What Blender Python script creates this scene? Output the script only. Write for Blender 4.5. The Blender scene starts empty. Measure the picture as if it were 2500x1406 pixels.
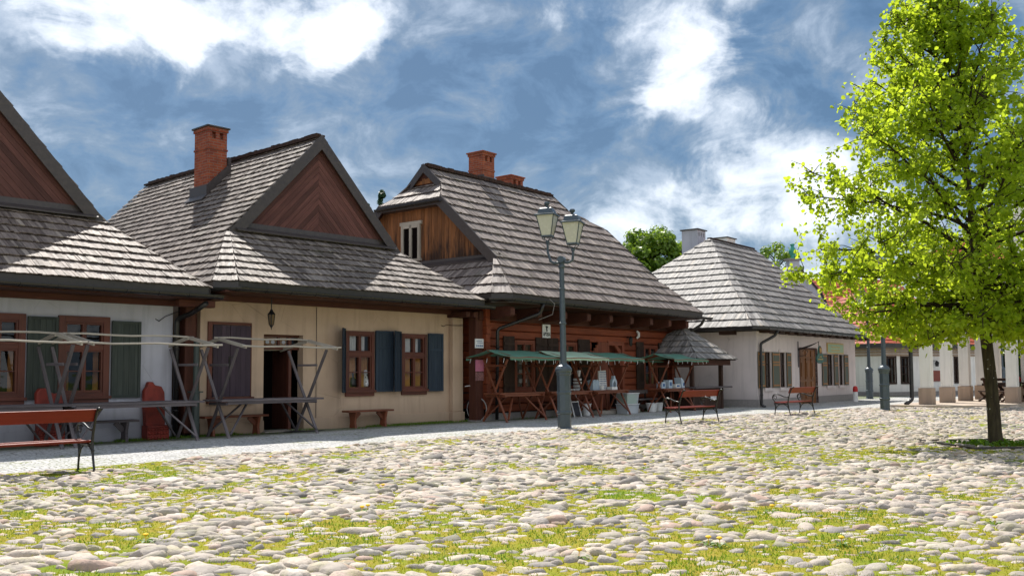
import bpy, math, random
import numpy as np
from mathutils import Vector, Matrix
R_ = math.radians
random.seed(7); rng = np.random.default_rng(7)
scene = bpy.context.scene
C = scene.collection
# ------------------------------------------------------------------ camera
CAM_H = 1.35; PIT = R_(3.5); ROLL = R_(0.3)
F = Vector((0, math.cos(PIT), math.sin(PIT))); RX = Vector((1, 0, 0)); UP = RX.cross(F)
R1 = RX * math.cos(ROLL) - UP * math.sin(ROLL); U1 = UP * math.cos(ROLL) + RX * math.sin(ROLL)
cam = bpy.data.cameras.new('camera'); camo = bpy.data.objects.new('camera', cam); C.objects.link(camo)
M = Matrix((R1, U1, -F)).transposed().to_4x4(); M.translation = Vector((0, 0, CAM_H)); camo.matrix_world = M
cam.sensor_width = 36; cam.lens = 36 * 2300 / 2500; cam.shift_y = 0.0273; cam.clip_start = .1; cam.clip_end = 3000
scene.camera = camo
# ------------------------------------------------------------------ light
LD = Vector((0.235, -0.71, -1.0)).normalized()
sun = bpy.data.lights.new('sun', 'SUN'); sun.energy = 3.8; sun.angle = R_(.5); sun.color = (1, .95, .87)
suno = bpy.data.objects.new('sun', sun); C.objects.link(suno)
suno.rotation_euler = LD.to_track_quat('-Z', 'Y').to_euler()
scene.view_settings.view_transform = 'Standard'; scene.view_settings.look = 'None'
scene.view_settings.gamma = 1; scene.view_settings.exposure = 1.02
# ------------------------------------------------------------------ node helpers
def N(nt, typ, **k):
    n = nt.nodes.new(typ)
    for a, v in k.items():
        if a == 'inp':
            for i, x in v.items():
                if hasattr(x, 'links'): nt.links.new(x, n.inputs[i])
                else: n.inputs[i].default_value = x
        else: setattr(n, a, v)
    return n
def MA(nt, op, a, b=None, c=None, clamp=False):
    n = N(nt, 'ShaderNodeMath', operation=op, use_clamp=clamp)
    for i, x in enumerate((a, b, c)):
        if x is None: continue
        if hasattr(x, 'links'): nt.links.new(x, n.inputs[i])
        else: n.inputs[i].default_value = x
    return n.outputs[0]
def MIX(nt, f, a, b, mode='MIX'):
    n = N(nt, 'ShaderNodeMix', data_type='RGBA', blend_type=mode)
    for i, x in ((0, f), (6, a), (7, b)):
        if hasattr(x, 'links'): nt.links.new(x, n.inputs[i])
        elif i and not hasattr(x, '__len__'): n.inputs[i].default_value = (x, x, x, 1)
        elif i: n.inputs[i].default_value = (*x[:3], 1)
        else: n.inputs[i].default_value = x
    return n.outputs[2]
def RAMP(nt, f, stops):
    n = N(nt, 'ShaderNodeValToRGB'); nt.links.new(f, n.inputs[0]); e = n.color_ramp.elements
    while len(e) < len(stops): e.new(.5)
    for el, (p, c) in zip(e, stops):
        el.position = p; el.color = (*(c if hasattr(c, '__len__') else (c, c, c)), 1)
    return n.outputs[0]
def MR(nt, v, a, b, c=0., d=1.):
    n = N(nt, 'ShaderNodeMapRange', inp={0: v, 1: a, 2: b, 3: c, 4: d}); return n.outputs[0]
def NOISE(nt, vec, scale, detail=4, rough=.55, dist=0):
    n = N(nt, 'ShaderNodeTexNoise', inp={'Scale': scale, 'Detail': detail, 'Roughness': rough, 'Distortion': dist})
    if vec is not None: nt.links.new(vec, n.inputs['Vector'])
    return n.outputs['Fac']
def MAPV(nt, vec, scale=(1, 1, 1), loc=(0, 0, 0)):
    n = N(nt, 'ShaderNodeMapping'); nt.links.new(vec, n.inputs[0]); n.inputs['Scale'].default_value = scale; n.inputs['Location'].default_value = loc
    return n.outputs[0]
def srgb(r, g, b): return tuple(((c / 255) / 12.92 if c / 255 <= .04045 else ((c / 255 + .055) / 1.055) ** 2.4) for c in (r, g, b))
# ------------------------------------------------------------------ world: Nishita daylight with broken cloud
w = bpy.data.worlds.new("World"); scene.world = w; w.use_nodes = True; w.cycles.sampling_method = 'MANUAL'; w.cycles.sample_map_resolution = 512; nt = w.node_tree; nt.nodes.clear()
out = N(nt, 'ShaderNodeOutputWorld'); bg = N(nt, 'ShaderNodeBackground'); nt.links.new(bg.outputs[0], out.inputs[0])
sky = N(nt, 'ShaderNodeTexSky', sky_type='NISHITA', sun_disc=False, sun_elevation=R_(53.2), sun_rotation=R_(-18.3))
tc = N(nt, 'ShaderNodeTexCoord').outputs['Generated']
wn = N(nt, 'ShaderNodeTexNoise', inp={'Scale': 5.0, 'Detail': 6, 'Roughness': .6}); nt.links.new(tc, wn.inputs['Vector'])
wv = N(nt, 'ShaderNodeVectorMath', operation='SUBTRACT', inp={0: wn.outputs['Color'], 1: (.5, .5, .5)}).outputs[0]
wv = N(nt, 'ShaderNodeVectorMath', operation='SCALE', inp={0: wv, 3: .17}).outputs[0]
dirw = N(nt, 'ShaderNodeVectorMath', operation='ADD', inp={0: tc, 1: wv}).outputs[0]
def sky_dir(x, y):
    v = F + R1 * ((x - 1250) / 2300) - U1 * ((y - 771.3) / 2300); return v.normalized()
BL = [  # cloud masses: picture direction, angular radius, strength (+ bright, - blue or dark)
 (560, 60, .14, .26), (420, 130, .06, .14), (330, 90, .09, .26), (870, 70, .075, .44), (760, 10, .09, .26), (60, 20, .12, .22), (300, 215, .06, -.12), (180, 90, .09, .16), (800, 240, .05, .30), (420, 150, .06, .16), (640, 120, .06, .18),
 (1650, 180, .055, .34), (1590, 90, .05, -.16), (1430, 15, .06, .20), (1740, 310, .05, .16), (1880, 320, .06, .22), (1330, 10, .08, .2), (1100, 0, .06, .22), (1720, 200, .05, .22),
 (1650, 530, .13, .17), (1880, 540, .13, .17), (1560, 400, .06, -.12), (1430, 530, .07, .18), (2150, 560, .18, .22), (2200, 40, .09, .08), (1800, 40, .08, .16), (230, 520, .04, .3), (930, 470, .04, .28),
 (1150, 180, .15, -.40), (1330, 300, .12, -.26), (950, 330, .12, -.24), (1250, 420, .13, -.22), (350, 280, .14, -.26), (130, 230, .12, -.06), (560, 240, .12, -.18), (620, 340, .12, -.2), (400, 420, .10, -.12), (700, 420, .12, -.18), (1050, 90, .07, -.15),
 (2010, 200, .12, -.28), (1930, 260, .07, -.12), (2350, 180, .2, -.14), (1560, 330, .08, -.12), (1350, 480, .08, -.2), (1500, 440, .07, -.12)]
acc = None
for (x, y, r, s) in BL:
    d = sky_dir(x, y)
    ds = N(nt, 'ShaderNodeVectorMath', operation='DISTANCE', inp={0: dirw, 1: tuple(d)}).outputs['Value']
    m = N(nt, 'ShaderNodeMapRange', interpolation_type='SMOOTHSTEP', inp={0: ds, 1: 0., 2: r * 1.15, 3: s, 4: 0.}).outputs[0]
    acc = m if acc is None else MA(nt, 'ADD', acc, m)
wn2 = N(nt, 'ShaderNodeTexNoise', inp={'Scale': 14.0, 'Detail': 5, 'Roughness': .6}); nt.links.new(tc, wn2.inputs['Vector'])
dirv = N(nt, 'ShaderNodeVectorMath', operation='ADD', inp={0: MAPV(nt, dirw, (1, 1, 1.5)), 1: N(nt, 'ShaderNodeVectorMath', operation='SCALE', inp={0: wn2.outputs['Color'], 3: .05}).outputs[0]}).outputs[0]
vo = N(nt, 'ShaderNodeTexVoronoi', feature='SMOOTH_F1', normalize=True, inp={'Scale': 9., 'Detail': 2., 'Roughness': .55, 'Lacunarity': 2.1, 'Smoothness': .6}); nt.links.new(dirv, vo.inputs['Vector'])
billow = MA(nt, 'SUBTRACT', .45, vo.outputs['Distance'])
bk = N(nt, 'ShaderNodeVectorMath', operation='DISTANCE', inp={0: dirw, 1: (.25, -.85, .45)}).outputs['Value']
acc = MA(nt, 'ADD', acc, N(nt, 'ShaderNodeMapRange', interpolation_type='SMOOTHSTEP', inp={0: bk, 1: .5, 2: 1.35, 3: .42, 4: 0.}).outputs[0])  # added bright cloud, unseen behind the camera, to lift the shaded house fronts
n1 = NOISE(nt, MAPV(nt, dirw, (1, 1, 1.7)), 4.2, 10, .62, .2)
n2 = NOISE(nt, MAPV(nt, tc, (1, 1, 1.7), (3, 1, 2)), 10, 9, .6, .5)
n4 = NOISE(nt, MAPV(nt, dirw, (1, 1, 1.5), (1, 8, 3)), 2.6, 8, .6, .3)
dens = MA(nt, 'ADD', MA(nt, 'MULTIPLY', MA(nt, 'SUBTRACT', n1, .5), 1.3), MA(nt, 'MULTIPLY', MA(nt, 'SUBTRACT', n2, .5), 1.05))
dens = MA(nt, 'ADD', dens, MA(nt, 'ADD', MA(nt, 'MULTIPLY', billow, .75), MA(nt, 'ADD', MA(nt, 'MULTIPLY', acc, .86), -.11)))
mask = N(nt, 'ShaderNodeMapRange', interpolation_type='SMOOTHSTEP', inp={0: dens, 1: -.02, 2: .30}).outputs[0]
dark = RAMP(nt, MA(nt, 'ADD', MA(nt, 'ADD', n4, MA(nt, 'MULTIPLY', MA(nt, 'SUBTRACT', n2, .5), 1.0)), MA(nt, 'MULTIPLY', dens, .35)), [(.28, (.026, .066, .125)), (.39, (.044, .092, .160)), (.50, (.078, .118, .170)), (.66, (.17, .21, .265))])
lite = RAMP(nt, dens, [(.06, (.16, .205, .265)), (.22, (.28, .315, .36)), (.38, (.45, .475, .51)), (.58, (.80, .80, .81))])
col = MIX(nt, mask, dark, lite)
sk = N(nt, 'ShaderNodeVectorMath', operation='SCALE', inp={0: sky.outputs[0], 3: .012}).outputs[0]
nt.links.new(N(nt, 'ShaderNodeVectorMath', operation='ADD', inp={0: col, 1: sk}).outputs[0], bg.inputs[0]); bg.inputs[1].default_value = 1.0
# ------------------------------------------------------------------ materials
MATS = {}
def newmat(name, rough=.7, spec=.3):
    m = bpy.data.materials.new(name); m.use_nodes = True; nt = m.node_tree; b = nt.nodes['Principled BSDF']
    b.inputs['Roughness'].default_value = rough; b.inputs['Specular IOR Level'].default_value = spec
    MATS[name] = m; return m, nt, b
def setc(nt, b, c):
    if hasattr(c, 'links'): nt.links.new(c, b.inputs['Base Color'])
    else: b.inputs['Base Color'].default_value = (*c, 1)
def bump(nt, b, h, s=.3, d=.01):
    n = N(nt, 'ShaderNodeBump', inp={'Strength': s, 'Distance': d, 'Height': h}); nt.links.new(n.outputs[0], b.inputs['Normal'])
def OBJ(nt): return N(nt, 'ShaderNodeTexCoord').outputs['Object']
def AT(nt, nm, o='Vector'): return N(nt, 'ShaderNodeAttribute', attribute_name=nm).outputs[o]
def wood(name, c1, c2, rough=.75, var=.5, dark=.5, scale=1, spec=.25, stain=False):
    """grain runs along st.x"""
    m, nt, b = newmat(name, rough, spec); st = AT(nt, 'st'); rn = AT(nt, 'rnd', 'Fac')
    g = NOISE(nt, MAPV(nt, st, (1.2 * scale, 22 * scale, 22 * scale)), 1.6, 5, .65, .4)
    blot = NOISE(nt, MAPV(nt, st, (.8, 2.5, 2.5), (5, 3, 1)), 1.2, 3)
    c = MIX(nt, MR(nt, g, .3, .7), c1, c2)
    c = MIX(nt, MR(nt, blot, .35, .7, 0, .5), c, tuple(x * dark for x in c1))
    v = MA(nt, 'ADD', MA(nt, 'MULTIPLY', rn, var), 1 - var / 2)
    c = MIX(nt, 1., c, N(nt, 'ShaderNodeCombineXYZ', inp={0: v, 1: v, 2: v}).outputs[0], 'MULTIPLY')
    if stain:
        o = OBJ(nt); z = N(nt, 'ShaderNodeSeparateXYZ', inp={0: o}); sn = NOISE(nt, MAPV(nt, o, (3, 3, .45)), 1.6, 5, .65)
        f = MR(nt, MA(nt, 'ADD', sn, MA(nt, 'MULTIPLY', MA(nt, 'SUBTRACT', 5.75, z.outputs[2]), .22)), .50, .68, 0, .88); c = MIX(nt, f, c, (.022, .015, .014))
    setc(nt, b, c); bump(nt, b, g, .35, .006); return m
def flat(name, c, rough=.6, spec=.4, metal=0, var=.12, bs=.1, sc=12):
    m, nt, b = newmat(name, rough, spec); o = OBJ(nt); n = NOISE(nt, o, sc, 5)
    v = MR(nt, n, .3, .7, 1 - var, 1 + var)
    setc(nt, b, MIX(nt, 1., c, N(nt, 'ShaderNodeCombineXYZ', inp={0: v, 1: v, 2: v}).outputs[0], 'MULTIPLY'))
    b.inputs['Metallic'].default_value = metal
    nt.links.new(MR(nt, n, .3, .7, rough * .85, min(1, rough * 1.15)), b.inputs['Roughness'])
    if bs: bump(nt, b, n, bs, .004)
    return m
def plaster(name, c, c2):
    m, nt, b = newmat(name, .9, .15); o = OBJ(nt)
    n = NOISE(nt, o, .9, 6, .6); f = NOISE(nt, o, 40, 4); s = NOISE(nt, MAPV(nt, o, (6, 6, .5)), 1, 4)
    cc = MIX(nt, MR(nt, n, .35, .7), c, c2); cc = MIX(nt, MR(nt, s, .50, .75, 0, .5), cc, tuple(x * .70 for x in c2)); cr = N(nt, 'ShaderNodeTexVoronoi', feature='DISTANCE_TO_EDGE', inp={'Scale': .8}); nt.links.new(MAPV(nt, o, (1, 1, 1.2)), cr.inputs[0]); cc = MIX(nt, MA(nt, 'MULTIPLY', MR(nt, cr.outputs['Distance'], 0, .006, 1, 0), MR(nt, n, .5, .6, 0, .5)), cc, tuple(x * .35 for x in c2))
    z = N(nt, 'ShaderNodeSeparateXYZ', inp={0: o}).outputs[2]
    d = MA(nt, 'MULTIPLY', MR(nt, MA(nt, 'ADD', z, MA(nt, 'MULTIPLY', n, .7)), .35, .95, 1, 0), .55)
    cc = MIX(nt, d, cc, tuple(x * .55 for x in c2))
    setc(nt, b, cc); bump(nt, b, MA(nt, 'ADD', f, MA(nt, 'MULTIPLY', n, 3)), .25, .006); return m
def shingle(name, cols):
    m, nt, b = newmat(name, .6, .32); st = AT(nt, 'st'); rn = AT(nt, 'rnd', 'Fac'); o = OBJ(nt)
    g = NOISE(nt, MAPV(nt, st, (30, 2.2, 1)), 1.5, 5, .7); big = NOISE(nt, o, .55, 4); bl = NOISE(nt, MAPV(nt, st, (9, 5, 1)), 1.3, 4, .7)
    k = MA(nt, 'ADD', MA(nt, 'ADD', MA(nt, 'MULTIPLY', MA(nt, 'SUBTRACT', rn, .5), .55), .5), MA(nt, 'MULTIPLY', MA(nt, 'SUBTRACT', g, .5), 1.7))
    c = RAMP(nt, k, cols)
    c = MIX(nt, MR(nt, bl, .52, .75, 0, .55), c, tuple(x * .32 for x in cols[1][1]))
    c = MIX(nt, MR(nt, big, .35, .7, 0, .32), c, tuple(x * .5 for x in cols[1][1]))
    c = MIX(nt, MA(nt, 'MULTIPLY', MR(nt, NOISE(nt, o, 1.7, 6, .7), .56, .68, 0, 1), .35), c, (.075, .085, .045))
    c = MIX(nt, MA(nt, 'MULTIPLY', MA(nt, 'GREATER_THAN', rn, .965), .5), c, (.40, .33, .27))
    setc(nt, b, c); nt.links.new(MR(nt, g, .3, .7, .5, .8), b.inputs['Roughness']); bump(nt, b, g, .9, .01); return m
SH_A = shingle('shingle_brown_grey', [(0.1, (.055, .043, .038)), (.4, (.15, .122, .108)), (.65, (.24, .20, .178)), (.9, (.36, .315, .28))])
SH_B = shingle('shingle_grey', [(0.1, (.09, .085, .085)), (.4, (.20, .185, .18)), (.65, (.31, .295, .285)), (.9, (.46, .44, .42))])
SH_C = shingle('shingle_warm', [(0.1, (.06, .043, .037)), (.4, (.155, .12, .105)), (.65, (.24, .19, .165)), (.9, (.34, .28, .245))])
GABLE = wood('gable_stained_boards', (.080, .032, .028), (.145, .060, .050), .7, .6)
GABLE_OLD = wood('gable_weathered_boards', (.36, .145, .05), (.13, .06, .035), .8, .7, stain=True)
FRAME = wood('window_frame_brown', (.085, .023, .014), (.15, .042, .024), .5, .3, spec=.4)
BROWN = wood('brown_timber', (.062, .021, .014), (.11, .038, .024), .65, .4)
DARKW = wood('dark_timber', (.035, .018, .013), (.06, .03, .02), .7, .4)
REDW = wood('varnished_stall_timber', (.15, .042, .02), (.24, .075, .035), .5, .35, spec=.4)
LOG = wood('log_wall_timber', (.15, .032, .014), (.25, .06, .022), .55, .55, .5)
DOORW = wood('red_door_boards', (.18, .048, .026), (.26, .078, .042), .6, .3)
OAK = wood('carved_door_oak', (.16, .065, .022), (.26, .11, .04), .5, .3)
GREYW = wood('weathered_grey_timber', (.085, .072, .078), (.19, .165, .17), .85, .5)
PALEW = wood('pale_weathered_poles', (.36, .32, .27), (.52, .47, .40), .8, .3)
SHUT_BLUE = wood('blue_shutter_paint', (.022, .034, .052), (.038, .056, .078), .6, .25, .8)
SHUT_PURP = wood('violet_shutter_paint', (.045, .032, .045), (.075, .05, .065), .65, .35, .7)
SHUT_GREEN = wood('green_shutter_paint', (.040, .050, .044), (.072, .082, .07), .75, .3, .7)
SHUT_DARK = wood('dark_brown_shutter', (.035, .02, .015), (.06, .035, .025), .8, .4)
BENCHW = wood('bench_slats_red', (.15, .018, .011), (.21, .028, .016), .45, .15, .8, spec=.2)
METAL = flat('dark_sheet_metal', (.045, .038, .036), .42, .5, .2, .15)
METALB = flat('barge_sheet_metal', (.062, .050, .048), .45, .5, .2, .2)
GUTTER = flat('gutter_metal', (.030, .028, .029), .3, .6, .5, .12)
IRON = flat('black_iron', (.014, .014, .016), .35, .6, .3)
LAMPG = flat('lamp_grey_paint', (.055, .075, .095), .4, .5, .1, .12)
FROST = flat('frosted_lamp_glass', (.50, .49, .42), .25, .6, 0, .05, 0)
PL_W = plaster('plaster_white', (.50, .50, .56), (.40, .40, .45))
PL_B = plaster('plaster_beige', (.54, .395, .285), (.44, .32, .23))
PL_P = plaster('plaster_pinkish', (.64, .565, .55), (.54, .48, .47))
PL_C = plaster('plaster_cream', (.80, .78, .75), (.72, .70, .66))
STONEB = plaster('column_stone', (.44, .33, .25), (.32, .25, .20))
CONC = flat('pale_concrete', (.38, .34, .30), .9, .2)
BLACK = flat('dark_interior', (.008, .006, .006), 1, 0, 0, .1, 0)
WHITE = flat('white_paint', (.72, .72, .72), .5)
CLOTH_W = flat('white_lace', (.65, .65, .66), .9, .1)
CURT = wood('ochre_curtain', (.42, .20, .055), (.62, .33, .11), .9, .3)
PLUM = flat('plinth_grey', (.26, .24, .23), .9, .2)
REDST = flat('red_painted_stone', (.20, .028, .018), .6, .35, 0, .35, .4, 5)
GREENC = flat('green_awning', (.10, .22, .165), .75, .2, 0, .12, .15, 3)
PALEG = flat('pale_green_awning', (.36, .50, .38), .75, .2, 0, .1, .15, 3)
TILE = flat('red_roof_tile', (.33, .075, .04), .7, .2, 0, .3, .3, 6)
TEAL = flat('teal_copper', (.05, .30, .22), .5)
GREENS = flat('sign_green', (.012, .075, .055), .4)
GOLD = flat('sign_gold', (.55, .36, .10), .4, .5, .4)
SIGNG = flat('sign_pale_green', (.32, .44, .30), .6)
BLACKP = flat('black_lettering', (.01, .01, .01), .6)
PINK = flat('pink_poster', (.60, .20, .32), .7)
PAPERB = flat('paper_light_blue', (.45, .55, .66), .6)
BLUEP = flat('paper_blue', (.05, .12, .28), .6)
GRASSG = flat('plastic_green', (.10, .33, .03), .5)
CHALK = flat('chalkboard', (.02, .022, .03), .6)
REDP = flat('red_plastic', (.45, .02, .02), .5)
def mk_brick():
    m, nt, b = newmat('chimney_brick', .85, .2); o = OBJ(nt); s = N(nt, 'ShaderNodeSeparateXYZ', inp={0: o})
    v = N(nt, 'ShaderNodeCombineXYZ', inp={0: MA(nt, 'ADD', s.outputs[0], s.outputs[1]), 1: s.outputs[2]}).outputs[0]
    br = N(nt, 'ShaderNodeTexBrick', inp={'Vector': v, 'Color1': (.36, .085, .035, 1), 'Color2': (.24, .05, .028, 1), 'Mortar': (.24, .16, .12, 1), 'Scale': 1., 'Mortar Size': .008, 'Brick Width': .25, 'Row Height': .075, 'Bias': 0.})
    n = NOISE(nt, o, 5, 5); c = MIX(nt, MR(nt, n, .4, .75, 0, .6), br.outputs['Color'], (.13, .04, .028))
    setc(nt, b, c); bump(nt, b, br.outputs['Fac'], -.5, .01); return m
BRICK = mk_brick()
def mk_pane():
    m = bpy.data.materials.new('window_glass'); m.use_nodes = True; nt = m.node_tree; nt.nodes.clear()
    o = N(nt, 'ShaderNodeOutputMaterial'); t = N(nt, 'ShaderNodeBsdfTransparent'); g = N(nt, 'ShaderNodeBsdfGlossy', inp={'Roughness': .03}); t.inputs[0].default_value = (.8, .8, .8, 1)
    n = NOISE(nt, OBJ(nt), 2.5, 2); bp = N(nt, 'ShaderNodeBump', inp={'Strength': .12, 'Distance': .02, 'Height': n}); nt.links.new(bp.outputs[0], g.inputs['Normal'])
    mx = N(nt, 'ShaderNodeMixShader', inp={0: .055, 1: t.outputs[0], 2: g.outputs[0]}); nt.links.new(mx.outputs[0], o.inputs[0]); return m
PANE = mk_pane()
def mk_plastic():
    m = bpy.data.materials.new('clear_plastic'); m.use_nodes = True; nt = m.node_tree; nt.nodes.clear()
    o = N(nt, 'ShaderNodeOutputMaterial'); t = N(nt, 'ShaderNodeBsdfTransparent'); g = N(nt, 'ShaderNodeBsdfPrincipled', inp={'Base Color': (.6, .65, .7, 1), 'Roughness': .3})
    mx = N(nt, 'ShaderNodeMixShader', inp={0: .55, 1: t.outputs[0], 2: g.outputs[0]}); nt.links.new(mx.outputs[0], o.inputs[0]); return m
PLAST = mk_plastic()
def mk_leaf(name, c1, c2, tr, mixf=.5):
    m = bpy.data.materials.new(name); m.use_nodes = True; nt = m.node_tree; nt.nodes.clear()
    o = N(nt, 'ShaderNodeOutputMaterial'); rn = AT(nt, 'rnd', 'Fac'); c = MIX(nt, rn, c1, c2)
    g = N(nt, 'ShaderNodeBsdfPrincipled', inp={'Roughness': .45, 'Specular IOR Level': .35, 'Base Color': c})
    t = N(nt, 'ShaderNodeBsdfTranslucent', inp={'Color': MIX(nt, rn, tr, tuple(x * .75 for x in tr))})
    mx = N(nt, 'ShaderNodeMixShader', inp={0: mixf, 1: g.outputs[0], 2: t.outputs[0]}); nt.links.new(mx.outputs[0], o.inputs[0]); return m
LEAF = mk_leaf('spring_leaf', (.14, .25, .012), (.29, .39, .025), (.60, .74, .04), .60)
LEAF2 = mk_leaf('wood_leaf', (.07, .14, .015), (.15, .24, .025), (.30, .45, .03), .45)
LEAF3 = mk_leaf('conifer_leaf', (.02, .055, .025), (.045, .09, .035), (.05, .12, .03), .3)
GRASSM = mk_leaf('grass_blade', (.17, .21, .010), (.32, .28, .025), (.42, .45, .025), .4)
GRASSD = mk_leaf('green_grass_blade', (.06, .14, .012), (.14, .22, .02), (.20, .36, .02), .4)
YEL = flat('dandelion_yellow', (.8, .5, .01), .7)
def mk_bark(name, c, c2, spots=True):
    m, nt, b = newmat(name, .9, .15); o = OBJ(nt); n = NOISE(nt, MAPV(nt, o, (14, 14, 2.5)), 1.5, 5, .65)
    cc = MIX(nt, MR(nt, n, .35, .65), c, c2)
    if spots:
        v = N(nt, 'ShaderNodeTexVoronoi', inp={'Scale': 9.}); nt.links.new(MAPV(nt, o, (1.3, 1.3, .8)), v.inputs[0])
        z = NOISE(nt, o, 22, 3); f = MA(nt, 'GREATER_THAN', MA(nt, 'SUBTRACT', z, MA(nt, 'MULTIPLY', v.outputs['Distance'], 1.1)), .42)
        cc = MIX(nt, f, cc, (.42, .42, .38))
    setc(nt, b, cc); bump(nt, b, n, .9, .02); return m
BARK = mk_bark('tree_bark', (.032, .024, .016), (.075, .06, .035)); BARK2 = mk_bark('branch_bark', (.028, .02, .014), (.05, .038, .025), False)
def mk_cobble():
    m, nt, b = newmat('river_cobble', .75, .3); rn = AT(nt, 'rnd', 'Fac'); o = OBJ(nt)
    c = RAMP(nt, rn, [(0, (.10, .09, .085)), (.10, (.26, .235, .215)), (.3, (.42, .36, .30)), (.5, (.50, .42, .345)), (.65, (.32, .285, .26)), (.82, (.54, .48, .415)), (.97, (.40, .28, .225))])
    n = NOISE(nt, o, 22, 6, .65); k = NOISE(nt, o, 6, 4)
    c = MIX(nt, MR(nt, n, .45, .72, 0, .6), c, (.20, .17, .15)); c = MIX(nt, MR(nt, k, .5, .7, 0, .4), c, (.27, .27, .09))
    setc(nt, b, c); bump(nt, b, MA(nt, 'ADD', n, MA(nt, 'MULTIPLY', k, 2)), .7, .014); return m
COB = mk_cobble()
def mk_moss():
    m, nt, b = newmat('moss_soil', .95, .1); o = OBJ(nt)
    a = NOISE(nt, o, .55, 4); n = NOISE(nt, o, 5, 5); f = NOISE(nt, o, 45, 5, .7)
    c = MIX(nt, MR(nt, n, .35, .65), (.24, .27, .020), (.34, .26, .04)); c = MIX(nt, MR(nt, a, .50, .66), c, (.16, .24, .018))
    c = MIX(nt, MR(nt, f, .45, .75, 0, .6), c, (.12, .10, .04)); setc(nt, b, c); bump(nt, b, f, .9, .02); return m
MOSS = mk_moss()
def mk_setts():
    m, nt, b = newmat('granite_setts', .85, .25); o = OBJ(nt)
    wn = N(nt, 'ShaderNodeTexNoise', inp={'Scale': 1.3, 'Detail': 2}); nt.links.new(o, wn.inputs['Vector'])
    ov = N(nt, 'ShaderNodeVectorMath', operation='ADD', inp={0: o, 1: N(nt, 'ShaderNodeVectorMath', operation='SCALE', inp={0: wn.outputs['Color'], 3: .25}).outputs[0]}).outputs[0]
    v = N(nt, 'ShaderNodeTexVoronoi', feature='DISTANCE_TO_EDGE', inp={'Scale': 9.5, 'Randomness': .55}); nt.links.new(ov, v.inputs[0])
    vc = N(nt, 'ShaderNodeTexVoronoi', inp={'Scale': 9.5, 'Randomness': .55}); nt.links.new(ov, vc.inputs[0])
    e = MR(nt, v.outputs['Distance'], 0, .13); n = NOISE(nt, o, 30, 5); big = NOISE(nt, o, .6, 4)
    s = N(nt, 'ShaderNodeSeparateColor', inp={0: vc.outputs['Color']}).outputs[0]
    c = MIX(nt, s, (.40, .40, .41), (.56, .55, .54)); c = MIX(nt, MR(nt, n, .4, .8, 0, .4), c, (.25, .25, .25))
    jc = MIX(nt, MR(nt, big, .45, .6), (.20, .19, .17), (.17, .19, .07))
    c = MIX(nt, MR(nt, e, .1, .9), jc, c)
    yy = N(nt, 'ShaderNodeSeparateXYZ', inp={0: o}).outputs[1]    # mossy seam along the house fronts
    ms = MR(nt, MA(nt, 'ADD', yy, MA(nt, 'MULTIPLY', MA(nt, 'SUBTRACT', n, .5), .8)), -1.15, -.6)
    c = MIX(nt, MA(nt, 'MULTIPLY', ms, .8), c, (.085, .105, .035)); setc(nt, b, c); bump(nt, b, MA(nt, 'ADD', e, MA(nt, 'MULTIPLY', n, .35)), .8, .02); return m
SETTS = mk_setts()
def mk_field():
    m, nt, b = newmat('far_grass', .95, .1); o = OBJ(nt); n = NOISE(nt, o, .8, 5); f = NOISE(nt, o, 12, 5)
    setc(nt, b, MIX(nt, MR(nt, f, .3, .7), MIX(nt, MR(nt, n, .4, .6), (.07, .12, .02), (.13, .16, .04)), (.05, .08, .02))); return m
FIELD = mk_field()
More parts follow.
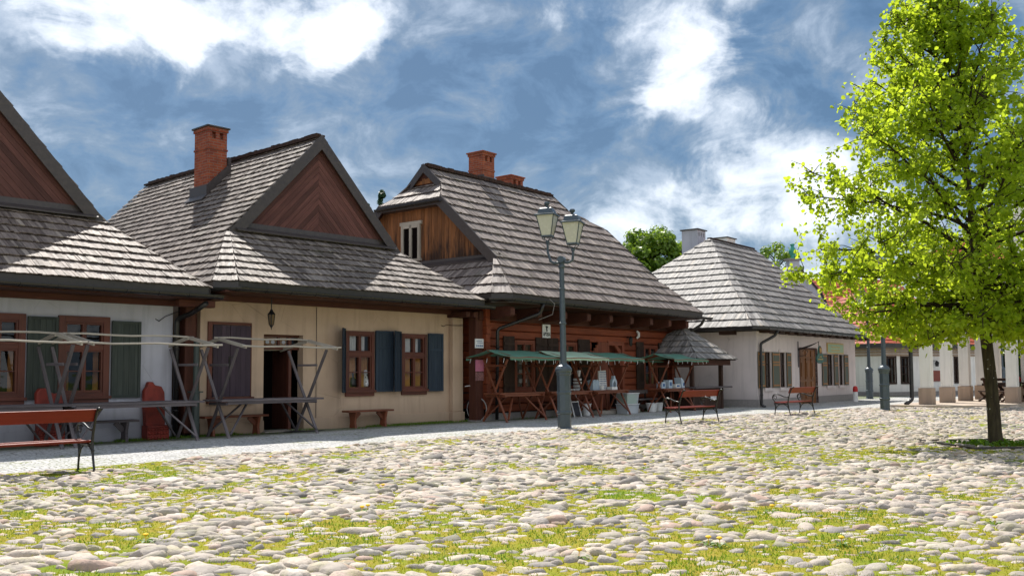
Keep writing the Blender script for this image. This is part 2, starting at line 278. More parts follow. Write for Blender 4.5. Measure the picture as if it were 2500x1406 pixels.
# ------------------------------------------------------------------ mesh builder
class MB:
    def __init__(s): s.v = []; s.f = []; s.st = []; s.rn = []
    def add(s, vs, fs, st=None, rn=None):
        o = len(s.v); s.v += [tuple(p) for p in vs]; s.f += [tuple(i + o for i in f) for f in fs]
        s.st += [tuple(p) for p in (st if st is not None else vs)]; s.rn += [random.random() if rn is None else rn] * len(vs); return s
    def box(s, x0, x1, y0, y1, z0, z1, rn=None):
        vs = [(x, y, z) for z in (z0, z1) for y in (y0, y1) for x in (x0, x1)]
        off = random.random() * 20; d = (x1 - x0, y1 - y0, z1 - z0); k = max(range(3), key=lambda i: d[i]); o = [i for i in range(3) if i != k]
        st = [(p[k] + off, p[o[0]] + off, p[o[1]]) for p in vs]
        return s.add(vs, [(0, 2, 3, 1), (4, 5, 7, 6), (0, 1, 5, 4), (2, 6, 7, 3), (0, 4, 6, 2), (1, 3, 7, 5)], st, rn)
    def bar(s, p0, p1, w, h, up=(0, 0, 1), rn=None):
        p0 = Vector(p0); p1 = Vector(p1); d = (p1 - p0); L = d.length; d = d / L; up = Vector(up)
        if abs(d.dot(up)) > .98: up = Vector((0, 1, 0))
        a = d.cross(up).normalized(); b = a.cross(d).normalized(); off = random.random() * 20; vs = []; st = []
        for t, P in ((0, p0), (L, p1)):
            for i, j in ((-1, -1), (1, -1), (1, 1), (-1, 1)):
                vs.append(P + a * (w / 2 * i) + b * (h / 2 * j)); st.append((t + off, w / 2 * i + off, h / 2 * j))
        return s.add(vs, [(0, 1, 2, 3), (7, 6, 5, 4), (0, 4, 5, 1), (1, 5, 6, 2), (2, 6, 7, 3), (3, 7, 4, 0)], st, rn)
    def tube(s, pts, r, n=8, rn=None):
        pts = [Vector(p) for p in pts]; rs = r if hasattr(r, '__len__') else [r] * len(pts); vs = []; st = []; prev = None; L = 0
        for i, p in enumerate(pts):
            t = (pts[min(i + 1, len(pts) - 1)] - pts[max(i - 1, 0)]).normalized()
            if prev is None: a = t.orthogonal().normalized()
            else: a = (prev - t * prev.dot(t)).normalized()
            prev = a; b = t.cross(a)
            if i: L += (p - pts[i - 1]).length
            for k in range(n):
                g = 2 * math.pi * k / n; vs.append(p + (a * math.cos(g) + b * math.sin(g)) * rs[i]); st.append((L, k * .1, 0))
        fs = [(i * n + k, i * n + (k + 1) % n, (i + 1) * n + (k + 1) % n, (i + 1) * n + k) for i in range(len(pts) - 1) for k in range(n)]
        fs += [tuple(range(n))[::-1], tuple((len(pts) - 1) * n + k for k in range(n))]
        return s.add(vs, fs, st, rn)
    def lathe(s, prof, n=16, c=(0, 0, 0), phase=0., rn=None):
        vs = []
        for r, z in prof:
            for k in range(n):
                g = 2 * math.pi * (k + phase) / n; vs.append((c[0] + r * math.cos(g), c[1] + r * math.sin(g), c[2] + z))
        m = len(prof); fs = [(i * n + k, i * n + (k + 1) % n, (i + 1) * n + (k + 1) % n, (i + 1) * n + k) for i in range(m - 1) for k in range(n)]
        fs += [tuple(range(n))[::-1], tuple((m - 1) * n + k for k in range(n))]
        return s.add(vs, fs, None, rn)
    def prism(s, poly, axis, d0, d1, rn=None):
        """poly in the two other axes, extruded along axis"""
        def P(u, v, d): return {0: (d, u, v), 1: (u, d, v), 2: (u, v, d)}[axis]
        n = len(poly); vs = [P(u, v, d0) for u, v in poly] + [P(u, v, d1) for u, v in poly]
        return s.add(vs, [tuple(range(n)), tuple(range(2 * n - 1, n - 1, -1))] + [(i, i + n, (i + 1) % n + n, (i + 1) % n) for i in range(n)], None, rn)
    def quad(s, ps, rn=None): return s.add(ps, [tuple(range(len(ps)))], None, rn)
def mesh_from(name, v, f, st, rn, mat, smooth=False):
    me = bpy.data.meshes.new(name); me.from_pydata(v, [], f); me.validate()
    if len(me.vertices) == len(v):
        a = me.attributes.new('st', 'FLOAT_VECTOR', 'POINT'); a.data.foreach_set('vector', np.asarray(st, dtype=np.float32).ravel())
        a = me.attributes.new('rnd', 'FLOAT', 'POINT'); a.data.foreach_set('value', np.asarray(rn, dtype=np.float32))
    me.materials.append(mat)
    if smooth: me.polygons.foreach_set('use_smooth', [True] * len(me.polygons))
    return me
def link(name, me, parent=None):
    o = bpy.data.objects.new(name, me); C.objects.link(o)
    if parent: o.parent = parent
    return o
def obj(name, mb, mat, parent=None, smooth=False, bev=0):
    me = mesh_from(name, mb.v, mb.f, mb.st, mb.rn, mat, smooth)
    import bmesh
    bm = bmesh.new(); bm.from_mesh(me); bmesh.ops.recalc_face_normals(bm, faces=bm.faces); bm.to_mesh(me); bm.free()
    o = link(name, me, parent)
    if bev:
        b = o.modifiers.new('bevel', 'BEVEL'); b.width = bev; b.segments = 2; b.limit_method = 'ANGLE'; b.angle_limit = R_(40)
    return o
def tag(o, label=None, cat=None, group=None, kind=None):
    if label: o['label'] = label
    if cat: o['category'] = cat
    if group: o['group'] = group
    if kind: o['kind'] = kind
    return o
def thing(name, label, cat, loc=(0, 0, 0), rz=0, group=None):
    o = bpy.data.objects.new(name, None); C.objects.link(o); o.location = loc; o.rotation_euler = (0, 0, rz); o.empty_display_size = .2
    return tag(o, label, cat, group)
def dup(root, loc, rz, label, group=None):
    r = root.copy(); C.objects.link(r); r.location = loc; r.rotation_euler = (0, 0, rz); r['label'] = label
    if group: r['group'] = group
    def rec(src, par):
        for ch in [c for c in list(bpy.data.objects) if c.parent == src and c.name in C.objects]:
            c = ch.copy(); C.objects.link(c); c.parent = par; rec(ch, c)
    kids = KIDS(root)
    for ch, sub in kids:
        c = ch.copy(); C.objects.link(c); c.parent = r
        for g in sub: d = g.copy(); C.objects.link(d); d.parent = c
    return r
def KIDS(root): return [(c, list(c.children)) for c in root.children]
def text_mesh(txt, size, extrude=.003, bold=0.):
    cu = bpy.data.curves.new('lettering', 'FONT'); cu.body = txt; cu.size = size; cu.extrude = extrude; cu.align_x = 'CENTER'; cu.offset = bold
    o = bpy.data.objects.new('tmp', cu); C.objects.link(o); dg = bpy.context.evaluated_depsgraph_get(); me = bpy.data.meshes.new_from_object(o.evaluated_get(dg))
    bpy.data.objects.remove(o); return me
# ------------------------------------------------------------------ frames: local x along the facade, local -y towards the square
def frame(O, ang): return (Vector((O[0], O[1], 0)), R_(90 - ang))
def FW(fr, x, y, z=0):
    c, s = math.cos(fr[1]), math.sin(fr[1]); return Vector((fr[0].x + c * x - s * y, fr[0].y + s * x + c * y, z))
H2F = frame((-6.87, 20.74), 42.); H3F = frame((-0.75, 26.17), 39.); H4F = frame((9.78, 36.47), 38.)
# ------------------------------------------------------------------ roof shingles
def shingles(mb, P, fan=False, expo=.18, wid=.078, thick=.052, fr=None):
    """P: 3-D outline functions -> planar face given as list of (h, left, right) rows; O origin, u along eave, s up-slope, n normal"""
    O, u, s, n, rows = P
    vs_ = [r[0] for r in rows]; L = [r[1] for r in rows]; Rr = [r[2] for r in rows]; vmax = vs_[-1]
    def lim(v): return float(np.interp(v, vs_, L)), float(np.interp(v, vs_, Rr))
    k = 0; v = 0.
    ex = expo / max(s.z, .2); nrow = max(1, math.ceil(vmax / ex - .15))
    for k in range(nrow):
        v0 = k * ex; v1 = min(v0 + ex * 1.02, vmax); mid = v0 + ex * .5
        e = 1e-4; l0, r0 = lim(v0 + e); l1, r1 = lim(min(v1, vmax) - e)
        if fan:
            cnt = max(2, int((max(r0 - l0, r1 - l1)) / wid)); ts = np.linspace(0, 1, cnt + 1)
            cells = [((l0 + (r0 - l0) * a, l0 + (r0 - l0) * b), (l1 + (r1 - l1) * a, l1 + (r1 - l1) * b)) for a, b in zip(ts[:-1], ts[1:])]
        else:
            lo = min(l0, l1); hi = max(r0, r1); x = lo - random.random() * wid; cells = []
            while x < hi:
                w_ = wid * random.uniform(.65, 1.35); a, b = x, x + w_; x = b
                c0 = (min(max(a, l0), r0), min(max(b, l0), r0)); c1 = (min(max(a, l1), r1), min(max(b, l1), r1))
                if (c0[1] - c0[0]) < .004 and (c1[1] - c1[0]) < .004: continue
                cells.append((c0, c1))
        for c0, c1 in cells:
            g = .0025 if not fan else 0; jt = random.uniform(-.010, .012); jh = random.uniform(-.007, .008); tk = thick + jh
            sag = 0
            def pt(x_, v_, h): return O + u * x_ + s * v_ + n * h
            a0, b0 = c0; a1, b1 = c1
            if b0 - a0 > 3 * g: a0 += g; b0 -= g
            if b1 - a1 > 3 * g: a1 += g; b1 -= g
            vv = v0 - jt - .02
            ub = min(.14, ex * .5) / ex; a2, b2 = a0 + (a1 - a0) * ub, b0 + (b1 - b0) * ub; ti = random.uniform(-.006, .006)
            q = [pt(a0, vv, tk + ti), pt(b0, vv, tk - ti), pt(b1, v1, .012 + jh * .5), pt(a1, v1, .012 + jh * .5), pt(a0, vv, tk - .02), pt(b0, vv, tk - .02), pt(b2, v0 + ex * ub, -.005), pt(a2, v0 + ex * ub, -.005)]
            o = random.random() * 9
            st = [(a0 + o, vv, 0), (b0 + o, vv, 0), (b1 + o, v1, 0), (a1 + o, v1, 0)] * 2
            mb.add(q, [(0, 1, 2, 3), (4, 5, 1, 0), (5, 4, 7, 6), (0, 3, 7, 4), (1, 5, 6, 2)], st)
def face(p_eave, u, up_pt, rows_z):
    """p_eave: point on the eave line; u: unit eave direction; up_pt: point higher on plane; rows_z: list of (z, left, right) in coordinates along u measured from p_eave"""
    O = Vector(p_eave); u = Vector(u).normalized(); d = Vector(up_pt) - O; s = (d - u * d.dot(u)).normalized(); n = u.cross(s).normalized()
    if n.z < 0: n = -n
    return (O, u, s, n, [((z - O.z) / s.z, l, r) for z, l, r in rows_z])
def hipfan(mb, p, q, apex, **k):
    p, q, apex = Vector(p), Vector(q), Vector(apex); u = (q - p).normalized(); a = (apex - p).dot(u); W = (q - p).length
    t_ = 1 - .10 / (apex.z - p.z); zt_ = p.z + (apex.z - p.z) * t_; shingles(mb, face(p, u, apex, [(p.z, 0, W), (zt_, (a - .02) * t_, W * (1 - t_) + (a + .02) * t_)]), fan=True, **k)
def wall_holes(mb, x0, x1, z0, z1, y, holes, depth=.22):
    xs = sorted(set([x0, x1] + [h[0] for h in holes] + [h[1] for h in holes])); zs = sorted(set([z0, z1] + [h[2] for h in holes] + [h[3] for h in holes]))
    for a, b in zip(xs[:-1], xs[1:]):
        for c, d in zip(zs[:-1], zs[1:]):
            mx, mz = (a + b) / 2, (c + d) / 2
            if any(h[0] < mx < h[1] and h[2] < mz < h[3] for h in holes): continue
            mb.quad([(a, y, c), (b, y, c), (b, y, d), (a, y, d)])
    for a, b, c, d in holes:
        y2 = y + depth
        mb.quad([(a, y, c), (a, y2, c), (a, y2, d), (a, y, d)]); mb.quad([(b, y, c), (b, y, d), (b, y2, d), (b, y2, c)])
        mb.quad([(a, y, d), (a, y2, d), (b, y2, d), (b, y, d)]); mb.quad([(a, y, c), (b, y, c), (b, y2, c), (a, y2, c)])
def window(par, x0, x1, z0, z1, y, fmat=FRAME, casing=.085, transom=.64, curtains='lace', proud=.05, back=True, sill=True):
    """casement with a two-light top, two leaves below"""
    m = MB(); c = casing
    m.box(x0, x0 + c, y - proud, y + .05, z0, z1); m.box(x1 - c, x1, y - proud, y + .05, z0, z1)
    m.box(x0 + c, x1 - c, y - proud, y + .05, z1 - c, z1); m.box(x0 + c, x1 - c, y - proud, y + .05, z0, z0 + c * .8)
    a, b, lo, hi = x0 + c, x1 - c, z0 + c * .8, z1 - c; f = .04; yi0, yi1 = y - proud + .02, y + .06; zt = lo + (hi - lo) * transom; xm = (a + b) / 2
    m.box(a, b, yi0 - .012, yi1, zt - .045, zt + .045)
    for (p, q, r, s) in ((a, xm, lo, zt - .045), (xm, b, lo, zt - .045), (a, xm, zt + .045, hi), (xm, b, zt + .045, hi)):
        m.box(p, p + f, yi0, yi1, r, s); m.box(q - f, q, yi0 + .002, yi1, r, s); m.box(p + f, q - f, yi0, yi1, r, r + f); m.box(p + f, q - f, yi0, yi1, s - f, s)
    zz = (lo + zt - .045) / 2
    for (p, q) in ((a + f, xm - f), (xm + f, b - f)): m.box(p, q, yi0 + .012, yi1 - .012, zz - .012, zz + .012)
    wi = obj('window', m, fmat, par, bev=.004)
    g = MB(); g.quad([(a, y + .03, lo), (b, y + .03, lo), (b, y + .03, hi), (a, y + .03, hi)]); obj('pane', g, PANE, wi)
    if sill:
        s_ = MB(); s_.box(x0 - .03, x1 + .03, y - proud - .05, y - proud, z0 - .03, z0 + .03); s_.box(x0, x1, y - proud, y, z0 - .12, z0 - .005); obj('sill', s_, fmat, wi, bev=.004)
    if curtains:
        cm = MB()
        def drape(xa, xb, za, zb, amp=.012):
            n = 14; vs = []
            for i in range(n + 1):
                x = xa + (xb - xa) * i / n; yy = y + .085 + amp * math.sin(i * 2.1); vs += [(x, yy, za + (.04 * abs(math.sin(i / n * math.pi * 3)) if curtains == 'lace' else 0)), (x, yy, zb)]
            cm.add(vs, [(2 * i, 2 * i + 2, 2 * i + 3, 2 * i + 1) for i in range(n)])
        W = b - a
        if curtains == 'lace':
            drape(a + .03, a + W * .42, zt + .05, hi); drape(a + W * .52, a + W * .80, zt + .05, hi); obj('lace_curtain', cm, CLOTH_W, wi); cm = MB()
        for u0, u1 in (((.06, .40), (.56, .92)) if curtains == 'lace' else ((.04, .16), (.80, .93))): drape(a + W * u0, a + W * u1, lo, zt, .02)
        obj('curtain', cm, CURT, wi)
    if back:
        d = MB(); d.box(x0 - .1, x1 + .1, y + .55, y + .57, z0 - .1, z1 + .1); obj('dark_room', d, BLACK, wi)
    return wi
def shutter(par, x0, z0, z1, wid, y, mat, ang=180., hinge=1, panels=(.72,)):
    """leaf hinged at x0, opening along hinge*x; ang degrees away from the wall"""
    m = MB(); a = R_(ang); n = 5; t = .03
    for i in range(n): m.box(i * wid / n + .0015, (i + 1) * wid / n - .0015, -t, 0, .004, z1 - z0 - .004)
    e = .055; H = z1 - z0
    m.box(0, e, -t - .024, -t, 0, H); m.box(wid - e, wid, -t - .024, -t, 0, H); m.box(e, wid - e, -t - .016, -t, 0, e); m.box(e, wid - e, -t - .016, -t, H - e, H)
    for p in panels: m.box(e, wid - e, -t - .014, -t, H * p - .03, H * p + .03)
    c, s = math.cos(a), math.sin(a)
    m.v = [(x0 + hinge * (x * c) , y - x * s + yy, z0 + z) for x, yy, z in m.v]
    return obj('shutter', m, mat, par, bev=.003)
def gutter(par, pts, drop=.0, r=.075, name='gutter'):
    m = MB(); n = 7
    pts = [Vector(p) for p in pts]; vs = []
    for i, p in enumerate(pts):
        t = (pts[min(i + 1, len(pts) - 1)] - pts[max(i - 1, 0)]); t.z = 0; t.normalize(); a = Vector((t.y, -t.x, 0))
        for k in range(n):
            g = math.pi + math.pi * k / (n - 1); vs.append(p + a * (math.cos(g) * r) + Vector((0, 0, math.sin(g) * r)))
        vs.append(p + a * (r + .012) + Vector((0, 0, .012))); vs.append(p + a * (r + .012) + Vector((0, 0, -.008)))
    w_ = n + 2
    m.add(vs, [(i * w_ + k, i * w_ + k + 1, (i + 1) * w_ + k + 1, (i + 1) * w_ + k) for i in range(len(pts) - 1) for k in range(w_ - 1)])
    for i in range(len(pts) - 1):
        d = pts[i + 1] - pts[i]; c = int(d.length / .7); t = d.normalized(); a = Vector((t.y, -t.x, 0))
        for k in range(1, c + 1):
            p = pts[i] + d * (k / (c + 1)); m.bar(p - a * (r + .02), p + a * (r + .014) + Vector((0, 0, .012)), .025, .012)
            m.tube([p + a * r * math.cos(g) * 1.04 + Vector((0, 0, r * math.sin(g) * 1.04)) for g in np.linspace(math.pi, 2 * math.pi, 7)], .009, 4)
    o = obj(name, m, GUTTER, par); return o
def chimney(par, x, y, z0, z1, wx, wy, mat=BRICK, cap=True, holes=2, capmat=METAL, taper=0.):
    m = MB(); X0, X1, Y0, Y1 = x - wx / 2, x + wx / 2, y - wy / 2, y + wy / 2
    zt = z1 - .08
    m.box(X0, X1, Y0, Y1, z0, zt - .30)
    hz0, hz1 = zt - .30, zt - .12
    n = holes; seg = wx / (2 * n + 1)
    for i in range(n + 1):
        xa = X0 + (2 * i) * seg + (0 if i == 0 else .02); xb = X0 + (2 * i + 1) * seg - (0 if i == n else .02) + (0.02 if i == 0 else 0) - 0
        xb = X0 + (2 * i + 1) * seg if i < n else X1
        m.box(X0 + 2 * i * seg, xb, Y0, Y1, hz0, hz1)
    m.box(X0 + .06, X1 - .06, Y0 + .1, Y1 - .1, hz0, hz1)
    m.box(X0, X1, Y0, Y1, hz1, zt)
    if mat is BRICK: m.box(X0 - .03, X1 + .03, Y0 - .03, Y1 + .03, zt - .09, zt); m.box(X0 - .02, X1 + .02, Y0 - .02, Y1 + .02, zt - .62, zt - .57)
    o = obj('chimney', m, mat, par)
    if cap:
        c = MB(); c.box(X0 - .07, X1 + .07, Y0 - .07, Y1 + .07, zt, zt + .05); me = obj('chimney_cap', c, capmat, par, bev=.01)
    return o
# ------------------------------------------------------------------ SETTING: ground, paving, cobbles
EX = np.array([-30, -14, -6.87, 1.2, 8.8, 13., 40.]); EY = np.array([-14., 4.2, 12.7, 22.6, 31.0, 34.3, 37.5])
g = MB(); g.quad([(-600, -60, -.10), (600, -60, -.10), (600, 900, -.10), (-600, 900, -.10)]); tag(obj('ground', g, FIELD), kind='structure')
# setts road in the facade frame (object coordinates: y measured into the houses)
rm = MB(); poly = [(-30, 40)] + [(float(a), float(b) + .35) for a, b in zip(EX, EY)][1:]; inv = Matrix.Rotation(-H2F[1], 3, 'Z')
pts = [(-22, 2), (-14.5, 4.2 - 1), (-6.87, 12.4), (1.2, 22.3), (8.8, 30.7), (13, 34.), (16., 33.), (44, 40), (60, 90), (-2, 60), (-40, 30)]
loc = [inv @ (Vector((x, y, 0)) - H2F[0]) for x, y in pts]
rm.add([(p.x, p.y, .024) for p in loc], [tuple(range(len(loc)))]); ro = obj('pavement', rm, SETTS); ro.location = H2F[0]; ro.rotation_euler = (0, 0, H2F[1]); tag(ro, kind='structure')
mm = MB(); mm.quad([(a_, b_, .032) for a_, b_ in ((-26, -6), (40, -6), (40, 37), (16, 35.4), (13, 34.5), (8.8, 31.2), (1.2, 22.8), (-6.87, 12.9), (-14, 4.4))]); tag(obj('moss_bed', mm, MOSS), kind='structure')
def vnoise(x, y, s, seed):
    r = np.random.default_rng(seed).random((64, 64)); X = x / s; Y = y / s; i = np.floor(X).astype(int); j = np.floor(Y).astype(int); fx = X - i; fy = Y - j
    fx = fx * fx * (3 - 2 * fx); fy = fy * fy * (3 - 2 * fy); g = lambda a, b: r[a % 64, b % 64]
    return (g(i, j) * (1 - fx) + g(i + 1, j) * fx) * (1 - fy) + (g(i, j + 1) * (1 - fx) + g(i + 1, j + 1) * fx) * fy
def greenness(x, y): return .32 * vnoise(x, y, 1.3, 1) + .42 * vnoise(x, y, .42, 2) + .26 * vnoise(x, y, 4., 3)
def np_mesh(name, V, Fq, rn, mat, parent=None, smooth=True):
    me = bpy.data.meshes.new(name); nv = len(V); k = Fq.shape[1]; nf = len(Fq)
    me.vertices.add(nv); me.vertices.foreach_set('co', V.astype(np.float32).ravel())
    me.loops.add(nf * k); me.loops.foreach_set('vertex_index', Fq.astype(np.int32).ravel())
    me.polygons.add(nf); me.polygons.foreach_set('loop_start', np.arange(0, nf * k, k, dtype=np.int32)); me.polygons.foreach_set('loop_total', np.full(nf, k, dtype=np.int32))
    if smooth: me.polygons.foreach_set('use_smooth', np.ones(nf, dtype=bool))
    a = me.attributes.new('rnd', 'FLOAT', 'POINT'); a.data.foreach_set('value', rn.astype(np.float32))
    me.materials.append(mat); me.update(calc_edges=True); me.validate(); return link(name, me, parent)
# cobbles: one small dome per stone, packed in a jittered lattice
PX, PY = .150, .110
jj = np.arange(int(2.5 / PY), int(38 / PY)); cx_, cy_ = [], []
for j in jj:
    y0 = j * PY; half = .62 * y0 + 2.5; i = np.arange(-int(half / PX), int(half / PX) + 1); x = (i + .5 * (j % 2)) * PX
    cx_.append(x); cy_.append(np.full(len(x), y0))
X = np.concatenate(cx_); Y = np.concatenate(cy_); X = X + rng.normal(0, .038, len(X)); Y = Y + rng.normal(0, .026, len(Y))
TREE = (8.66, 17.0)
keep = (Y < np.interp(X, EX, EY) + .1) & ~((X > 15.2) & (Y > 34.4 + (X - 15.2) * .18)) & ~((abs(X - TREE[0]) < .62) & (abs(Y - TREE[1]) < .62)) & ~((np.abs(X) > .6 * Y + 1.8))
gr = greenness(X, Y); keep &= rng.random(len(X)) > np.clip((gr - .58) * 4, 0, .30)
X, Y, gr = X[keep], Y[keep], gr[keep]; n = len(X)
size = rng.lognormal(-.03, .27, n) * np.clip(1.14 - .30 * np.clip((gr - .40) * 4, 0, 1), .6, 1.2)
rx = PX * .51 * size * rng.uniform(.85, 1.35, n); ry = PY * .53 * size * rng.uniform(.8, 1.1, n); rot = rng.normal(0.15, .45, n); h = rng.uniform(.040, .068, n) * (.65 + .35 * size) * (1 - .30 * np.clip((gr - .45) * 5, 0, 1)); rnd = rng.random(n)
def domes(idx, K):
    m = len(idx); a = np.linspace(0, 2 * np.pi, K, endpoint=False); prof = [(1.0, -.35), (.95, .50), (.74, .88), (.36, .99)]
    wob = 1 + .13 * np.sin(2 * a[None] + rng.uniform(0, 6, (m, 1))) * rng.random((m, 1)) + .10 * rng.normal(size=(m, K)); rings = []
    tx = rng.normal(0, .26, (m, 1)); ty = rng.normal(0, .26, (m, 1))
    for r, z in prof:
        ux = np.cos(a)[None] * r * wob; uy = np.sin(a)[None] * r * wob; zz = z + (ux * tx + uy * ty) * max(z, 0) + rng.normal(0, .03, (m, K)) * (z > 0)
        c, s = np.cos(rot[idx])[:, None], np.sin(rot[idx])[:, None]; lx = ux * rx[idx][:, None]; ly = uy * ry[idx][:, None]
        rings.append(np.stack([X[idx][:, None] + lx * c - ly * s, Y[idx][:, None] + lx * s + ly * c, zz * h[idx][:, None]], -1))
    top = np.stack([X[idx], Y[idx], h[idx] * 1.02], -1)[:, None]
    V = np.concatenate(rings + [top], 1); nv = V.shape[1]; fs = []
    for rr in range(3):
        for k in range(K): fs.append((rr * K + k, rr * K + (k + 1) % K, (rr + 1) * K + (k + 1) % K, (rr + 1) * K + k))
    for k in range(0, K, 2): fs.append((3 * K + k, 3 * K + (k + 1) % K, 3 * K + (k + 2) % K, 4 * K))
    Fq = (np.arange(m)[:, None, None] * nv + np.array(fs)[None]).reshape(-1, 4)
    return V.reshape(-1, 3), Fq, np.repeat(rnd[idx], nv)
near = np.where(Y < 13)[0]; far = np.where(Y >= 13)[0]
V1, F1, r1 = domes(near, 12); V2, F2, r2 = domes(far, 8)
co = np_mesh('cobblestone_square', np.concatenate([V1, V2]), np.concatenate([F1, F2 + len(V1)]), np.concatenate([r1, r2]), COB); tag(co, kind='structure')
# grass and moss between the stones
def blades(name, n, dens, mat, hmin, hmax, label, ymax=26, seed=5):
    r = np.random.default_rng(seed); y = np.sqrt(r.uniform(4.5 ** 2, ymax ** 2, n * 6)); x = r.uniform(-1, 1, n * 6) * (.58 * y + 1)
    g_ = greenness(x, y); ok = (dens(g_, x, y) > r.random(len(x))) & (y < np.interp(x, EX, EY) - .05); x, y, g_ = x[ok][:n], y[ok][:n], g_[ok][:n]; m = len(x)
    a = r.uniform(0, np.pi, m); hh = r.uniform(hmin, hmax, m) * np.clip(1.15 - y / 50, .6, 1.1); w_ = hh * .16 + .002 * y / 6; lx = r.normal(0, .5, m) * hh; ly = r.normal(0, .5, m) * hh
    z0 = np.zeros(m); V = np.stack([np.stack([x - np.cos(a) * w_, y - np.sin(a) * w_, z0], -1), np.stack([x + np.cos(a) * w_, y + np.sin(a) * w_, z0], -1), np.stack([x + lx, y + ly, hh], -1)], 1)
    Fq = np.arange(m * 3).reshape(-1, 3); o = np_mesh(name, V.reshape(-1, 3), Fq, np.repeat(r.random(m), 3), mat, None, False); tag(o, label, 'grass', kind='stuff')
blades('moss_tufts', 300000, lambda g, x, y: np.clip((g - .30) * 4, .30, 1), GRASSM, .038, .058, 'yellow green moss and short grass between the cobblestones')
blades('grass_tufts', 60000, lambda g, x, y: np.clip((g - .60) * 9, 0, 1), GRASSD, .040, .068, 'darker green grass tufts growing between the cobblestones', seed=9)
# ------------------------------------------------------------------ HOUSES
def board_gable(par, poly, y, mat, name='gable', vee=True, xm=None, bw=.12, axis='y'):
    """boards clipped to a polygon: chevron pattern (vee) or upright; poly in (x, z)"""
    m = MB(); zs = [p[1] for p in poly]; zb, zt = min(zs), max(zs)
    def clip(pg, nx, nz, d):
        out = []
        for i in range(len(pg)):
            a, b = pg[i], pg[(i + 1) % len(pg)]; da = a[0] * nx + a[1] * nz - d; db = b[0] * nx + b[1] * nz - d
            if da >= 0: out.append(a)
            if da * db < 0: t = da / (da - db); out.append((a[0] + (b[0] - a[0]) * t, a[1] + (b[1] - a[1]) * t))
        return out
    def emit(pg, dr, rn, dz):
        if len(pg) < 3: return
        k = len(pg); vs = []; st = []; o = random.random() * 30
        for dd in (0, .02 + dz):
            for x, z in pg: vs.append((x, y - dd, z)); st.append((x * dr[0] + z * dr[1] + o, -x * dr[1] + z * dr[0] + o, dd))
        m.add(vs, [tuple(range(k, 2 * k))] + [(i, (i + 1) % k, (i + 1) % k + k, i + k) for i in range(k)], st, rn)
    if vee:
        for side in (-1, 1):
            half = clip(poly, side, 0, side * xm)
            dr = (.70, .714) if side == -1 else (.70, -.714)
            nx, nz = -dr[1], dr[0]; ds = [p[0] * nx + p[1] * nz for p in half]; d = min(ds)
            while d < max(ds):
                emit(clip(clip(half, nx, nz, d + .003), -nx, -nz, -(d + bw - .003)), dr, random.random(), random.uniform(0, .004)); d += bw
    else:
        x = min(p[0] for p in poly)
        while x < max(p[0] for p in poly):
            b = bw * random.uniform(.75, 1.2); emit(clip(clip(poly, 1, 0, x + .004), -1, 0, -(x + b - .004)), (0, 1), random.random(), random.uniform(0, .015)); x += b
    if axis == 'x': m.v = [(p[1], -p[0], p[2]) for p in m.v]   # handled by caller through a rotation of coordinates
    bk = MB(); return obj(name, m, mat, par)
def barge(par, pts, w, t, y, mat=METALB, name='barge_board'):
    """flat metal-clad boards following pts (x,z) in plane y"""
    m = MB()
    for (a, b) in zip(pts[:-1], pts[1:]):
        d = Vector((b[0] - a[0], b[1] - a[1])); L = d.length; d /= L; n = Vector((-d.y, d.x))
        if n.y > 0: n = -n
        e = .0
        q = [(a[0], a[1]), (b[0], b[1]), (b[0] + n.x * w, b[1] + n.y * w), (a[0] + n.x * w, a[1] + n.y * w)]
        m.prism(q, 1, y - t, y)
    return obj(name, m, mat, par, bev=.004)
